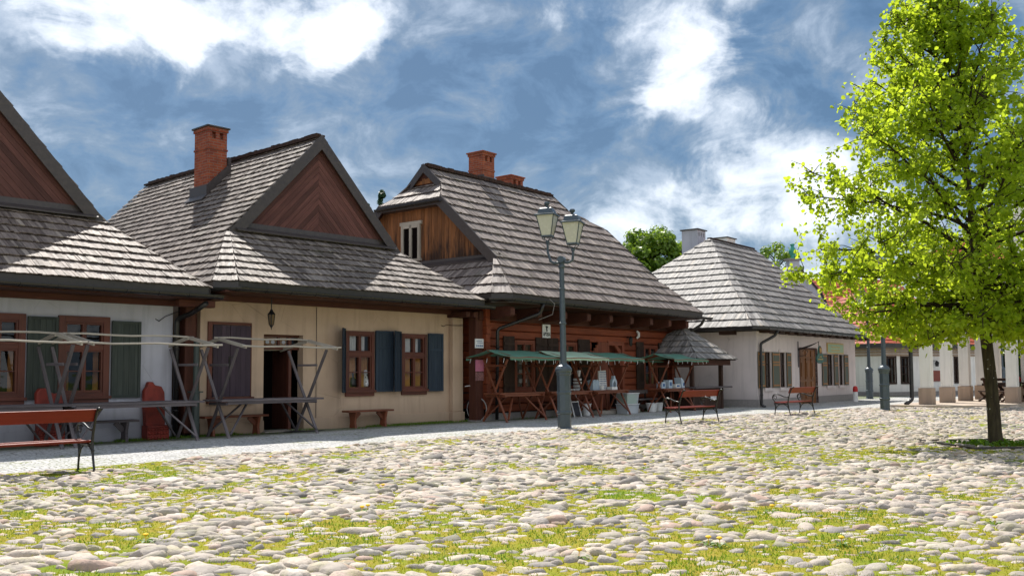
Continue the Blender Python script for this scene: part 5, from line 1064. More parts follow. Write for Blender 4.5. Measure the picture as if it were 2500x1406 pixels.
stall('bare grey wooden market stall frame behind the near bench, cut by the left edge', H2F, -4.65, -.85, GREYW, PALEW, group=G1, L=2.4)
GK = dict(L=1.75, B=.46, T=.40, zc=.82, zt=1.77, zr=1.95, half=.78, over=.33, tw=.30)
stall('empty green roofed stall beside the bicycle at the left end of the log house', H3F, .98, -.28, REDW, REDW, GREENC, G2, **GK)
stall('pale green roofed stall with an empty table behind the street lamp', H3F, 3.10, -.48, REDW, REDW, PALEG, G2, **GK)
s3 = stall('green roofed stall with display rack and papers in front of the log house door', H3F, 5.30, -.42, REDW, REDW, GREENC, G2, **GK)
s4 = stall('dark green roofed stall with pale boxes nearest the wooden kiosk', H3F, 9.05, -.75, REDW, REDW, GREENC, G2, **GK)
# goods on the stalls
def on(fr, x, y, z=0): return FW(fr, x, y, z)
ZT = .822
def goods(label, cat, name, fr, x, y, z, build, mats, group=None, rz=0):
    t = thing(name, label, cat, on(fr, x, y, z), fr[1] + rz, group)
    for nm, mb, mt in build(): obj(nm, mb, mt, t)
    return t
def rack():
    a = MB(); a.prism([(-.21, 0), (.24, 0), (.17, .62), (-.23, .60)], 1, -.02, .02); a.bar((-.1, 0, .6), (-.08, .02, .75), .02, .02); b = MB()
    for i in range(5):
        for j in range(8): b.box(-.17 + i * .08 - .01 * (j % 2), -.14 + i * .08, -.03, -.02, .05 + j * .07, .08 + j * .07)
    return [('display_board', a, CLOTH_W), ('trinkets', b, BLUEP)]
goods('white display board with rows of small blue and red trinkets on the stall table', 'display', 'display_board', H3F, 5.30, -.36, ZT, rack, None)
def files():
    a = MB()
    for i in range(5): a.box(-.2 + i * .075, -.15 + i * .075, -.12, .1, 0, .30 + .03 * (i % 2))
    return [('leaflets', a, PAPERB)]
goods('row of upright pale blue leaflets beside the display board', 'leaflets', 'leaflet_row', H3F, 4.80, -.36, ZT, files, None)
def house_box():
    a = MB(); a.prism([(-.13, 0), (-.13, .28), (-.04, .38), (-.04, .44), (.04, .44), (.04, .38), (.13, .28), (.13, 0), (.08, 0), (.08, .2), (0, .3), (-.08, .2), (-.08, 0)], 1, -.05, .05); return [('carton', a, PAPERB)]
goods('pale house shaped carton stand at the right end of the display table', 'carton', 'carton_stand', H3F, 5.88, -.40, ZT, house_box, None)
def stackp():
    a = MB(); a.box(-.16, .16, -.1, .1, 0, .05); a.box(-.14, .17, -.09, .1, .05, .09); return [('paper_stack', a, WHITE)]
goods('low stack of white papers on the display table', 'papers', 'paper_stack', H3F, 5.62, -.52, ZT, stackp, None)
def tub():
    a = MB(); a.lathe([(.05, 0), (.06, .0), (.085, .14), (.08, .14)], 10); return [('cup', a, WHITE)]
goods('small white cup between leaflets and display board', 'cup', 'white_cup', H3F, 5.04, -.50, ZT, tub, None)
def mags():
    a = MB()
    for i in range(3): a.prism([(-.16 + i * .06, 0), (-.10 + i * .06, 0), (-.20 + i * .06, .36 - i * .03), (-.26 + i * .06, .36 - i * .03)], 1, -.15, .12)
    b = MB(); b.box(-.10, -.02, -.155, -.15, .08, .18); return [('magazines', a, PAPERB), ('cover_picture', b, BLUEP)]
goods('leaning pale blue magazines on the right hand stall', 'magazines', 'magazine_stand', H3F, 9.62, -.78, ZT, mags, None)
def lb(w_, h_, m_=WHITE):
    def f(): a = MB(); a.box(-w_ / 2, w_ / 2, -.12, .1, 0, h_); b = MB(); b.box(-w_ * .3, w_ * .3, -.122, -.12, h_ * .3, h_ * .75); return [('box', a, m_), ('print', b, BLUEP)]
    return f
goods('tall pale box in the middle of the right hand stall table', 'box', 'pale_box', H3F, 8.85, -.70, ZT, lb(.24, .28, PAPERB), None)
goods('low white box beside the magazines on the right hand stall', 'box', 'white_box', H3F, 9.28, -.75, ZT, lb(.34, .14), None)
goods('rolled pale box at the left end of the right hand stall table', 'box', 'pale_box', H3F, 8.38, -.70, ZT, lb(.22, .22, PAPERB), None)
# storage boxes, buckets, chalkboard
def crate(fr, x, y, z, w_, d_, h_, label, mat=PLAST, inner=None, cat='storage box'):
    t = thing('plastic_box', label, cat, on(fr, x, y, z), fr[1]); m = MB(); k = .03
    V = [(-w_ / 2 + k, -d_ / 2 + k, 0), (w_ / 2 - k, -d_ / 2 + k, 0), (w_ / 2 - k, d_ / 2 - k, 0), (-w_ / 2 + k, d_ / 2 - k, 0), (-w_ / 2, -d_ / 2, h_), (w_ / 2, -d_ / 2, h_), (w_ / 2, d_ / 2, h_), (-w_ / 2, d_ / 2, h_)]
    m.add(V, [(0, 1, 2, 3), (0, 4, 5, 1), (1, 5, 6, 2), (2, 6, 7, 3), (3, 7, 4, 0)]); obj('tub', m, mat, t)
    m = MB(); m.box(-w_ / 2 - .02, w_ / 2 + .02, -d_ / 2 - .02, d_ / 2 + .02, h_, h_ + .02); obj('lid', m, WHITE, t, bev=.005)
    if inner: m = MB(); m.box(-w_ / 2 + .06, w_ / 2 - .1, -d_ / 2 + .05, d_ / 2 - .06, .01, h_ * .9); obj('contents', m, inner, t)
    return t
crate(H3F, 6.75, -.38, .022, .72, .45, .30, 'clear storage box standing on the ground, lower of the stacked pair', inner=CLOTH_W)
crate(H3F, 6.75, -.38, .345, .72, .45, .33, 'clear storage box filled with green plastic, upper of the stacked pair', inner=GRASSG)
def bucket(fr, x, y, label, r=.17, h_=.32):
    t = thing('bucket', label, 'bucket', on(fr, x, y, .022), fr[1]); m = MB(); m.lathe([(r * .75, 0), (r, h_), (r + .015, h_), (r + .015, h_ - .02), (r * .97, h_ - .03), (r * .74, .02)], 14); obj('tub', m, WHITE, t, smooth=False); return t
bucket(H3F, 4.70, -.15, 'white bucket under the display stall table', .15, .38); bucket(H3F, 8.35, -.35, 'white bucket under the right hand stall, left of the pair', .2, .3); bucket(H3F, 8.95, -.25, 'white bucket under the right hand stall, right of the pair', .18, .3)
t = thing('chalkboard', 'small white framed chalkboard leaning under the stall behind the lamp post', 'chalkboard', on(H3F, 3.85, -.32, .022), H3F[1]); m = MB()
m.bar((-.17, -.10, 0), (-.22, .12, .85), .03, .03); m.bar((.20, -.10, 0), (.12, .12, .85), .03, .03); m.bar((-.2, -.0, .46), (.17, 0, .46), .03, .03); m.bar((-.21, .1, .83), (.13, .1, .83), .03, .03); obj('frame', m, WHITE, t); m = MB(); m.quad([(-.16, -.08, .04), (.18, -.08, .04), (.15, .0, .44), (-.18, .0, .44)]); obj('board', m, CHALK, t)
t = thing('basket', 'pale cup shaped basket and striped jars stacked behind the lamp', 'basket', on(H3F, 4.15, -.2, ZT), H3F[1]); m = MB()
for i in range(4): m.lathe([(.13, 0), (.14, .03), (.14, .06), (.12, .07)], 10, (0, 0, i * .10))
m.lathe([(.03, 0), (.07, .2)], 8, (.08, 0, .42)); obj('jars', m, CLOTH_W, t)
# ------------------------------------------------------------------ BENCHES
def plank_bench(label, fr, x, y, L=1.5, mat=REDW, group='plank benches along the house fronts', h_=.44):
    t = thing('plank_bench', label, 'bench', FW(fr, x, y, .02), fr[1], group); m = MB(); m.box(-L / 2, L / 2, -.15, .15, h_ - .045, h_); obj('seat', m, mat, t, bev=.008)
    for sx in (-1, 1):
        X_ = sx * (L / 2 - .24); m = MB(); pr = [(-.15, 0), (.15, 0), (.12, .14), (.13, .24), (.19, h_ - .045), (-.19, h_ - .045), (-.13, .24), (-.12, .14)]
        m.prism([(p[0] * .8, p[1]) for p in pr], 0, X_ - .03, X_ + .03); m.bar((X_ - sx * .02, 0, .22), (X_ - sx * .20, 0, h_ - .05), .10, .05, (0, 1, 0)); obj('leg', m, mat, t, bev=.008)
    return t
plank_bench('varnished plank bench below the navy shutters of the beige house', H2F, 4.50, -.30, 1.45); plank_bench('varnished plank bench under the violet shutters behind a bare stall', H2F, .70, -.28, 1.60)
plank_bench('grey weathered plank bench against the white house wall', H2F, -2.35, -.30, 1.55, GREYW)
plank_bench('dark plank bench against the log house wall behind the street lamp', H3F, 3.3, .12, 1.5, BROWN)
def garden_set(label, fr, x, y):
    t = thing('log_bench', label, 'bench', FW(fr, x, y, .02), fr[1]); m = MB(); m.box(-.62, .62, -.2, .2, .40, .45); m.box(-.62, .62, .22, .26, .60, .74); obj('seat', m, GREYW, t, bev=.01)
    for sx in (-.45, .45): m = MB(); m.bar((sx, -.25, 0), (sx, .18, .40), .08, .10, (1, 0, 0)); m.bar((sx + .02, .25, 0), (sx + .02, -.18, .40), .08, .10, (1, 0, 0)); m.bar((sx, .2, .38), (sx, .27, .76), .06, .06, (1, 0, 0)); obj('leg', m, DARKW, t, bev=.01)
garden_set('grey plank seat on crossed dark legs by the log house end window', H3F, 8.6, .10)
def spiral(c, r0, r1, a0, a1, n=16):
    return [(0, c[0] + (r0 + (r1 - r0) * k / n) * math.cos(a0 + (a1 - a0) * k / n), c[1] + (r0 + (r1 - r0) * k / n) * math.sin(a0 + (a1 - a0) * k / n)) for k in range(n + 1)]
def park_bench():
    """origin at the back foot of the right end; x to the left = -x; seat faces +y (towards the houses)"""
    L = 1.68; t = thing('park_bench', '', 'park bench')
    for x in (0, -L):
        m = MB()
        X_ = lambda pts: [(x, p[1], p[2]) for p in pts]; P = lambda *a: [(x, y, z) for y, z in a]
        # back upright curving to a scroll at the top
        m.tube(P((-.02, .0), (.0, .06), (.035, .2), (.07, .38), (.055, .52), (.01, .68), (-.045, .82), (-.075, .87), (-.11, .885), (-.135, .865)), [.020, .016, .017, .022, .020, .018, .018, .018, .02, .026], 8)
        # front leg with a bulge below the seat
        m.tube(P((.50, .0), (.495, .1), (.475, .22), (.47, .32), (.50, .38), (.49, .42)), [.018, .015, .017, .024, .024, .02], 8)
        m.tube(P((.07, .37), (.2, .385), (.35, .375), (.5, .40)), .018, 7); m.tube(P((.035, .2), (.09, .31), (.2, .375)), .012, 6); m.tube(P((.475, .2), (.42, .31), (.33, .372)), .012, 6)
        # arm rest: swan curve ending in a scroll
        m.tube(P((.035, .60), (.10, .585), (.2, .60), (.33, .655), (.44, .675), (.53, .65), (.565, .58), (.545, .51), (.50, .455), (.49, .41)), [.016, .017, .018, .019, .019, .018, .017, .016, .016, .018], 8)
        m.tube(X_(spiral((.475, .565), .07, .018, -.2, 6.6, 18)), .009, 6)
        m.lathe([(.03, 0), (.035, .012), (.02, .025)], 10, (x, -.02, 0)); m.lathe([(.028, 0), (.03, .012), (.018, .025)], 10, (x, .50, 0))
        for z in (.30,): m.lathe([(.018, -.02), (.028, 0), (.018, .02)], 8, (x, .052, z))
        obj('cast_iron_end', m, IRON, t, smooth=True)
    m = MB()
    for i in range(6): y0 = .08 + i * .073; m.box(-L - .02, .02, y0, y0 + .062, .405 + (.012 if i in (0, 5) else 0), .432 + (.012 if i in (0, 5) else 0))
    obj('seat', m, BENCHW, t, bev=.005)
    m = MB(); m.add([(xx, yy, zz) for xx in (-L - .02, .02) for yy, zz in ((.025, .70), (.055, .705), (-.015, .875), (-.045, .87))], [(0, 1, 2, 3), (7, 6, 5, 4), (0, 4, 5, 1), (1, 5, 6, 2), (2, 6, 7, 3), (3, 7, 4, 0)], [(xx, yy, zz) for xx in (0, 1.7) for yy, zz in ((0, 0), (.02, 0), (.02, .15), (0, .15))])
    obj('backrest', m, BENCHW, t, bev=.006); m = MB()
    for x in (-.012, -L + .012):
        for z in (.74, .83): m.lathe([(.011, -.052), (.011, -.03)], 8, (0, 0, 0)) if False else m.box(x - .010, x + .010, -.044 + (.875 - z) * .35, -.03 + (.875 - z) * .35, z - .01, z + .01)
    return t
bn = park_bench(); bn['label'] = 'near red slatted bench with black iron ends, cut by the left edge'; bn['group'] = 'red slatted benches on the cobbles'
bn.location = (-5.77, 13.08, .02); bn.rotation_euler = (0, 0, R_(90 - 42))
dup(bn, (5.53, 25.42, .02), R_(90 - 46), 'red slatted bench with black iron ends to the right of the double lamp'); dup(bn, (9.42, 29.5, .02), R_(90 - 42), 'smaller looking far red slatted bench in front of the pale house')
# ------------------------------------------------------------------ STREET LAMPS
def street_lamp():
    t = thing('street_lamp', '', 'street lamp'); m = MB()
    m.lathe([(.185, 0), (.185, .05), (.165, .07), (.165, .38), (.185, .40), (.185, .44), (.165, .46), (.165, .86), (.18, .88), (.18, .91), (.165, .93), (.165, 1.30), (.185, 1.33), (.185, 1.37)], 8, phase=.5)
    m.lathe([(.175, 1.37), (.20, 1.41), (.20, 1.46), (.16, 1.52), (.10, 1.56), (.085, 1.60)], 20); m.lathe([(.080, 1.60), (.072, 2.5), (.072, 2.52), (.088, 2.53), (.088, 2.56), (.070, 2.57), (.066, 3.34), (.066, 3.35), (.082, 3.36), (.082, 3.39), (.062, 3.4), (.060, 3.86), (.075, 3.87), (.085, 3.90), (.085, 3.94), (.06, 3.95)], 14)
    obj('post', m, LAMPG, t)
    m = MB(); m.lathe([(.055, 3.9), (.05, 4.0), (.06, 4.04)], 10); m.tube([(0, -.10, 4.08), (0, .10, 4.08)], .085, 12)
    heads = ((-.34, 4.54, -1), (.29, 4.32, 1))
    for hx, hz, s in heads:
        z0 = hz; m.tube([(0, 0, 3.93), (s * .06, 0, 4.01), (s * .17, 0, 4.0), (s * .27, 0, 4.05), (hx, 0, 4.16 + (hz - 4.3) * .5), (hx, 0, z0 + .0)], [.035, .035, .035, .034, .03, .026], 8); m.lathe([(.03, -.03), (.045, 0), (.03, .03)], 8, (s * .15, 0, 4.01))
    obj('bracket', m, LAMPG, t, smooth=False)
    for hx, hz, s in heads:
        z0 = hz; b = MB(); b.lathe([(.05, -.04), (.05, .0), (.03, .02)], 10, (hx, 0, z0))
        q = math.sqrt(2) * .5; b0, b1, za, zb = .12, .215, z0 + .14, z0 + .62
        for k in range(4):
            a = math.pi / 4 + k * math.pi / 2; c_, s_ = math.cos(a), math.sin(a)
            b.tube([(hx, 0, z0), (hx + .05 * c_, .05 * s_, z0 + .03), (hx + .13 * c_, .13 * s_, z0 + .06), (hx + .17 * c_, .17 * s_, z0 + .13)], .010, 5)
            b.bar((hx + b0 * 1.414 * c_, b0 * 1.414 * s_, za), (hx + b1 * 1.414 * c_, b1 * 1.414 * s_, zb), .016, .016)
        b.box(hx - .13, hx + .13, -.13, .13, za - .03, za)
        w1 = b1 + .04
        b.lathe([(w1 * 1.414, zb), (w1 * 1.414, zb + .03), (b1 * 1.28, zb + .05), (.155 * 1.414, zb + .17), (.13 * 1.414, zb + .19), (.05, zb + .21)], 4, (hx, 0, 0), phase=.5); b.lathe([(.04, zb + .19), (.03, zb + .23), (.035, zb + .26), (.06, zb + .28), (.072, zb + .31), (.055, zb + .345), (.015, zb + .355)], 12, (hx, 0, 0))
        ln = obj('lantern', b, LAMPG, t)
        g_ = MB(); g_.lathe([((b0 - .004) * 1.414, za + .001), ((b1 - .004) * 1.414, zb)], 4, (hx, 0, 0), phase=.5); obj('glass', g_, FROST, ln)
    return t
sl = street_lamp(); sl['label'] = 'grey double headed street lamp standing in the middle in front of the log house'; sl['group'] = 'grey double headed street lamps'
sl.location = (1.24, 22.55, 0); sl.rotation_euler = (R_(.0), R_(-.6), R_(-18)); sl.scale = (1, 1, 1)
dup(sl, (12.85, 32.63, 0), R_(30), 'grey street lamp post whose head is hidden by the tree leaves')
dup(sl, (17.5, 46.3, 0), R_(10), 'thin far street lamp post between the pale house and corniced house')
dup(sl, (26.2, 50.5, 0), R_(60), 'far street lamp seen between the last arcade columns')
# ------------------------------------------------------------------ small things in front of the houses
def slab(label, x, y, poly, w2, h_, lean=.06, rz=0):
    t = thing('carved_slab', label, 'carved slab', FW(H2F, x, y, .02), H2F[1] + rz, 'red carved slabs leaning on the white house'); m = MB(); m.prism([(p[0], p[1]) for p in poly], 1, -.06, .08)
    m.v = [(a, b + c * lean, c) for a, b, c in m.v]; obj('slab', m, REDST, t, bev=.025); m = MB(); r = random.Random(3)
    m.box(-w2, w2, -.16, .1, 0, .30)
    for i in range(7):
        for j in range(3): a = -w2 + .04 + i * (2 * w2 - .06) / 6.5; m.lathe([(.005, .035), (.03, .025), (.042, 0), (.03, -.025), (.005, -.035)], 8, (a, -.165, .05 + j * .09 + r.uniform(-.01, .01)))
    obj('carved_base', m, REDST, t, bev=.012)
slab('red carved slab with stepped top leaning beside the downpipe of the white house', -1.13, -.22, [(-.21, .25), (.21, .25), (.22, .72), (.21, .98), (.15, 1.10), (0, 1.13), (-.04, 1.20), (-.14, 1.20), (-.17, 1.10), (-.23, 1.02), (-.24, .7)], .24, 1.2)
slab('rounded red carved slab leaning under the green shutter behind the near bench', -3.30, -.30, [(-.22, .25), (.24, .25), (.25, .6), (.26, .93), (.2, 1.0), (.05, 1.0), (-.06, 1.10), (-.18, 1.10), (-.24, 1.0)], .24, 1.1)
# mats
t = thing('door_mat', 'dark mat lying on the paving at the beige house doorway', 'mat', FW(H2F, 2.45, -.45, .025), H2F[1]); m = MB(); m.box(-.45, .45, -.18, .18, 0, .012); m.box(-.42, .42, -.15, .15, .012, .02); obj('mat', m, IRON, t)
# dog figurine and dark vase in the beige house window
t = thing('dog_figurine', 'white spotted dog figurine sitting in the beige house window', 'figurine', FW(H2F, 4.72, .10, 1.04), H2F[1]); m = MB()
m.lathe([(.01, 0), (.075, .01), (.085, .08), (.07, .18), (.05, .26), (.042, .29), (.055, .33), (.06, .37), (.04, .42), (.01, .44)], 12); m.lathe([(.005, .36), (.03, .355), (.02, .33)], 8, (-.055, 0, 0)); m.bar((-.04, -.04, 0), (-.03, -.05, .2), .035, .035); m.bar((.04, -.04, 0), (.03, -.05, .2), .035, .035); obj('body', m, CLOTH_W, t, smooth=True); m = MB()
for a, z in ((-.03, .12), (.04, .2), (0, .30), (-.045, .24), (.05, .08), (.0, .06)): m.lathe([(.001, -.02), (.018, 0), (.001, .02)], 8, (a, -.07, z))
obj('spots', m, BLACKP, t)
t = thing('cat_figurine', 'dark cat shaped figurine beside the left jamb of the beige house window', 'figurine', FW(H2F, 4.30, .10, 1.04), H2F[1]); m = MB(); m.lathe([(.01, 0), (.09, .01), (.1, .08), (.07, .2), (.04, .27), (.05, .32), (.02, .37)], 12); m.bar((.03, 0, .33), (.045, 0, .42), .02, .02); m.bar((-.03, 0, .33), (-.045, 0, .42), .02, .02); obj('body', m, IRON, t, smooth=True)
# bicycle in the gap
def bicycle():
    t = thing('bicycle', 'bicycle with pale tyres parked in the dark gap behind the leftmost green stall', 'bicycle', FW(H2F, 8.30, -.42, .02), H2F[1] + R_(100)); 
    for x in (0, 1.05):
        m = MB(); m.tube([(x + .33 * math.cos(a), 0, .34 + .33 * math.sin(a)) for a in np.linspace(0, 2 * math.pi, 33)], .016, 6); wh = obj('wheel', m, PLUM2, t, smooth=True); m = MB()
        for k in range(14): a = k * math.pi / 7; m.bar((x, 0, .34), (x + .32 * math.cos(a), 0, .34 + .32 * math.sin(a)), .003, .003, (0, 1, 0))
        m.lathe([(.02, -.04), (.02, .04)], 8, (x, 0, .34)); obj('spokes', m, METAL, wh)
    m = MB()
    for a, b in (((0, 0, .34), (.14, 0, .88)), ((.12, 0, .80), (.72, 0, .78)), ((.14, 0, .70), (.60, 0, .32)), ((.60, 0, .32), (.74, 0, .86)), ((.60, 0, .32), (1.05, 0, .34)), ((1.05, 0, .34), (.72, 0, .76))): m.tube([a, b], .014, 7)
    obj('frame', m, IRON, t); m = MB(); m.tube([(.22, -.27, .98), (.10, -.22, 1.0), (.12, 0, .93), (.10, .22, 1.0), (.22, .27, .98)], .012, 7); obj('handlebar', m, CLOTH_W, t, smooth=True); m = MB(); m.box(.62, .88, -.06, .06, .86, .92); obj('saddle', m, IRON, t, bev=.02)
PLUM2 = flat('pale_tyre', (.35, .34, .33), .7); bicycle()
# hydrant-like red and white cylinder by the grey wall
t = thing('fire_hydrant', 'small red topped white hydrant against the wall right of the pale house', 'hydrant', (15.35, 42.3, .02), 0); t.scale = (.75, .75, .8); m = MB(); m.lathe([(.14, 0), (.14, .55)], 12); obj('barrel', m, WHITE, t); m = MB(); m.lathe([(.145, .55), (.145, .75), (.1, .85), (.02, .88)], 12); obj('cap', m, REDP, t)
# picnic furniture in the arcade
def picnic(label, x, y, rz, two=True, name='picnic_bench'):
    t = thing(name, label, 'picnic bench', (x, y, .12), rz); m = MB(); 
    m.box(-.7, .7, -.2, .22, .40, .45); obj('seat', m, DARKW, t, bev=.01); m = MB()
    for z, y_ in ((.62, .34), (.84, .42)): m.box(-.74, .74, y_, y_ + .04, z, z + .10)
    obj('backrest', m, DARKW, t, bev=.008)
    for sx in (-.6, .6): m = MB(); m.tube([(sx, .50, .96), (sx, .40, .7), (sx, .26, .42), (sx, .05, .2), (sx, -.25, .04)], .045, 8); m.tube([(sx, .34, 0), (sx, .1, .18), (sx, -.1, .3), (sx, -.18, .4)], .045, 8); obj('leg', m, DARKW, t)
picnic('dark wooden bench with curved legs and tall back in the arcade', 19.2, 37.6, R_(-75)); picnic('second dark bench with curved legs on the far side of the arcade table', 20.6, 39.6, R_(120))
t = thing('picnic_table', 'dark wooden table between benches under the arcade', 'table', (20.2, 38.2, .12), R_(25)); m = MB()
for i in range(4): m.box(-.75, .75, -.36 + i * .18, -.19 + i * .18, .72, .77)
obj('table_top', m, DARKW, t, bev=.006)
for sx in (-.5, .5): m = MB(); m.bar((sx, -.3, 0), (sx, .25, .72), .09, .09, (1, 0, 0)); m.bar((sx + .01, .3, 0), (sx + .01, -.25, .72), .09, .09, (1, 0, 0)); obj('leg', m, DARKW, t)
t = thing('litter_bin', 'dark bin with a red bag beside the arcade column at right', 'bin', (20.5, 38.6, .12), 0); m = MB(); m.lathe([(.22, 0), (.26, .75), (.27, .8)], 12); obj('barrel', m, IRON, t); m = MB(); m.lathe([(.27, .8), (.29, .9), (.2, 1.02), (.05, 1.05)], 9); obj('bag', m, REDP, t)
# ------------------------------------------------------------------ TREES
def np_leaves(name, pts, size, mat, parent, seed=1, droop=.5, jit=.5, K=6):
    r = np.random.default_rng(seed); m = len(pts); s = size * r.uniform(.5, 1.35, m)
    n = r.normal(size=(m, 3)); n[:, 2] = np.abs(n[:, 2]) * .8 + .25; n /= np.linalg.norm(n, axis=1)[:, None]
    d = r.normal(size=(m, 3)); d[:, 2] -= droop; d -= n * (d * n).sum(1)[:, None]; d /= np.linalg.norm(d, axis=1)[:, None]; b = np.cross(n, d)
    prof = [(0, 0, 0), (.30, .42, .10), (.68, .38, .08), (1.0, 0, -.12), (.68, -.38, .08), (.30, -.42, .10)]
    V = np.stack([pts + (d * p[0] + b * p[1] + n * p[2]) * s[:, None] for p in prof], 1).reshape(-1, 3); base = np.arange(m)[:, None] * 6
    Fq = np.concatenate([base + np.array([0, 1, 2, 3]), base + np.array([0, 3, 4, 5])]); return np_mesh(name, V, Fq, np.repeat(np.clip(r.random(m) * .7 + jit * r.normal(0, .2, m) + .15, 0, 1), 6), mat, parent, False)
def linden():
    t = thing('linden_tree', 'young linden tree with bright spring leaves standing in the cobbles at right', 'tree', (TREE[0], TREE[1], 0))
    r = random.Random(24); m = MB()
    H_ = 8.9; ax = lambda z: Vector((-.035 * z - .008 * z * z + .03 * math.sin(z * 1.3), .05 * math.sin(z * .9), z))
    lv = [.0, .08, .25, .6, 1.2, 1.9, 2.5, 3.1, 3.8, 4.6, 5.5, 6.4, 7.3, 8.2, 8.9]; rr = [.16, .135, .118, .112, .105, .10, .105, .082, .068, .055, .042, .032, .022, .014, .006]
    m.tube([ax(z) for z in lv], rr, 12); trunk = obj('trunk', m, BARK, t, smooth=True)
    env = [(1.7, 1.0), (2.1, 1.9), (2.6, 2.8), (3.2, 3.1), (3.9, 3.2), (4.5, 3.1), (5.2, 2.85), (6.0, 2.25), (6.8, 1.65), (7.6, 1.15), (8.4, .65), (9.0, .2)]
    R__ = lambda z: float(np.interp(z, [e[0] for e in env], [e[1] for e in env]))
    lb = MB(); tips = []; LP = []; n = 66
    for i in range(n + 22):
        low = i >= n; f = (i - n) / 22 * .22 if low else i / n; z0 = 2.25 + 5.9 * f ** 1.2 + r.uniform(-.1, .1); a = i * 2.39996 + r.uniform(-.35, .35); dz = r.uniform(.35, 1.5) * (1.25 if z0 > 3.4 else .55) - (.75 if z0 < 2.9 else 0)
        if i % 5 == 0 and z0 > 3: dz += .9
        dz = r.uniform(-.45, .75) if low else dz; ze = min(z0 + dz, 8.9); Re = R__(ze) * r.uniform(.8, 1.03); p0 = ax(z0); p1 = ax(ze) + Vector((math.cos(a) * Re, math.sin(a) * Re, 0)); L = (p1 - p0).length
        mid = p0.lerp(p1, .5) + Vector((r.uniform(-.1, .1), r.uniform(-.1, .1), .10 * L * (1 if z0 < 4 else -.6))); pts = []
        for k in range(8):
            s = k / 7; p = p0 * (1 - s) ** 2 + mid * 2 * s * (1 - s) + p1 * s * s; pts.append(p + Vector((r.uniform(-.04, .04), r.uniform(-.04, .04), r.uniform(-.03, .03))) * (s > 0))
        LP += pts[2:]; w0 = .036 * (1 - .5 * f); lb.tube(pts, [w0 * (1 - .85 * k / 7) + .004 for k in range(8)], 6)
        nt_ = max(7, int(L * 7.4))
        for q in range(nt_):
            s = r.uniform(.12, 1.0); k = min(int(s * 7), 6); b0 = pts[k].lerp(pts[k + 1], s * 7 - k); dr = (p1 - p0).normalized(); v = Vector((r.gauss(0, 1), r.gauss(0, 1), r.gauss(.1, .75))).normalized(); v = (dr * .8 + v * .9).normalized(); l = r.uniform(.28, .72) * (1.1 - .35 * s); b1 = b0 + v * l
            b1 += Vector((0, 0, -.05 * l)); mid2 = b0.lerp(b1, .5) + Vector((0, 0, .04)); lb.tube([b0, mid2, b1], [.011, .008, .003], 4)
            tips.append((b0, mid2, b1, l))
    for i in range(700):
        z = 1.95 + 6.2 * r.random() ** 1.35; a = r.uniform(0, 6.283); q = R__(z) * math.sqrt(r.uniform(.12, 1.0)); c = ax(max(z, 2.2)) * 1.0; c = Vector((c.x + math.cos(a) * q, c.y + math.sin(a) * q, z))
        b0 = min(LP, key=lambda p: (p - c).length_squared + (6 if p.z > c.z + .5 else 0)); 
        if (b0 - c).length > 1.6: continue
        mid2 = b0.lerp(c, .5) + Vector((r.uniform(-.05, .05), r.uniform(-.05, .05), .06)); J = lambda: Vector((r.uniform(-.05, .05), r.uniform(-.05, .05), r.uniform(-.04, .05))); lb.tube([b0, b0.lerp(c, .25) + J(), mid2 + J() * .6, b0.lerp(c, .76) + J(), c], [.010, .008, .006, .005, .003], 4); tips.append((mid2.lerp(b0, .3), b0.lerp(c, .75), c, .55))
    obj('branches', lb, BARK2, t)
    g_ = np.random.default_rng(4); P = []
    for b0, mid2, b1, l in tips:
        k = int(25 * l / .5 * r.uniform(.3, 1.6)); s = g_.uniform(.15, 1.08, k)[:, None]; A, B_ = np.array(b0), np.array(b1); P.append(A + (B_ - A) * s + g_.normal(0, .048, (k, 3)) + np.array([0, 0, -.03]))
        if r.random() < .35: k = int(14); P.append(B_ + g_.normal(0, .11, (k, 3)))
    P = np.concatenate(P); print('LEAVES', len(P), len(tips)); np_leaves('crown', P, .080, LEAF, t, droop=.6)
    m = MB(); w_ = .92
    for a, b in (((-w_, -w_), (w_, -w_)), ((w_, -w_), (w_, w_)), ((w_, w_), (-w_, w_)), ((-w_, w_), (-w_, -w_))): m.bar((a[0], a[1], .03), (b[0], b[1], .03), .06, .10)
    return t
linden()
t = thing('tree_pit_frame', 'dark square steel edging around the foot of the linden tree', 'tree pit frame', (TREE[0], TREE[1], 0), R_(4)); m = MB(); w_ = .95
m.box(-w_, w_, -w_, -w_ + .05, 0, .075); m.box(-w_, w_, w_ - .05, w_, 0, .075); m.box(-w_, -w_ + .05, -w_ + .05, w_ - .05, 0, .075); m.box(w_ - .05, w_, -w_ + .05, w_ - .05, 0, .075); obj('frame', m, METAL, t)
gg = np.random.default_rng(11); nn = 700; a_ = gg.uniform(0, 6.28, nn); q_ = np.abs(gg.normal(0, .24, nn)) + .1; pp = np.stack([TREE[0] + np.cos(a_) * q_ * 1.6, TREE[1] + np.sin(a_) * q_, gg.uniform(.0, .12, nn) * np.exp(-q_)], -1)
pl = np_leaves('weeds', pp, .06, GRASSD, None, 8, -.6); tag(pl, 'green weeds growing around the foot of the linden trunk', 'weeds', kind='stuff')
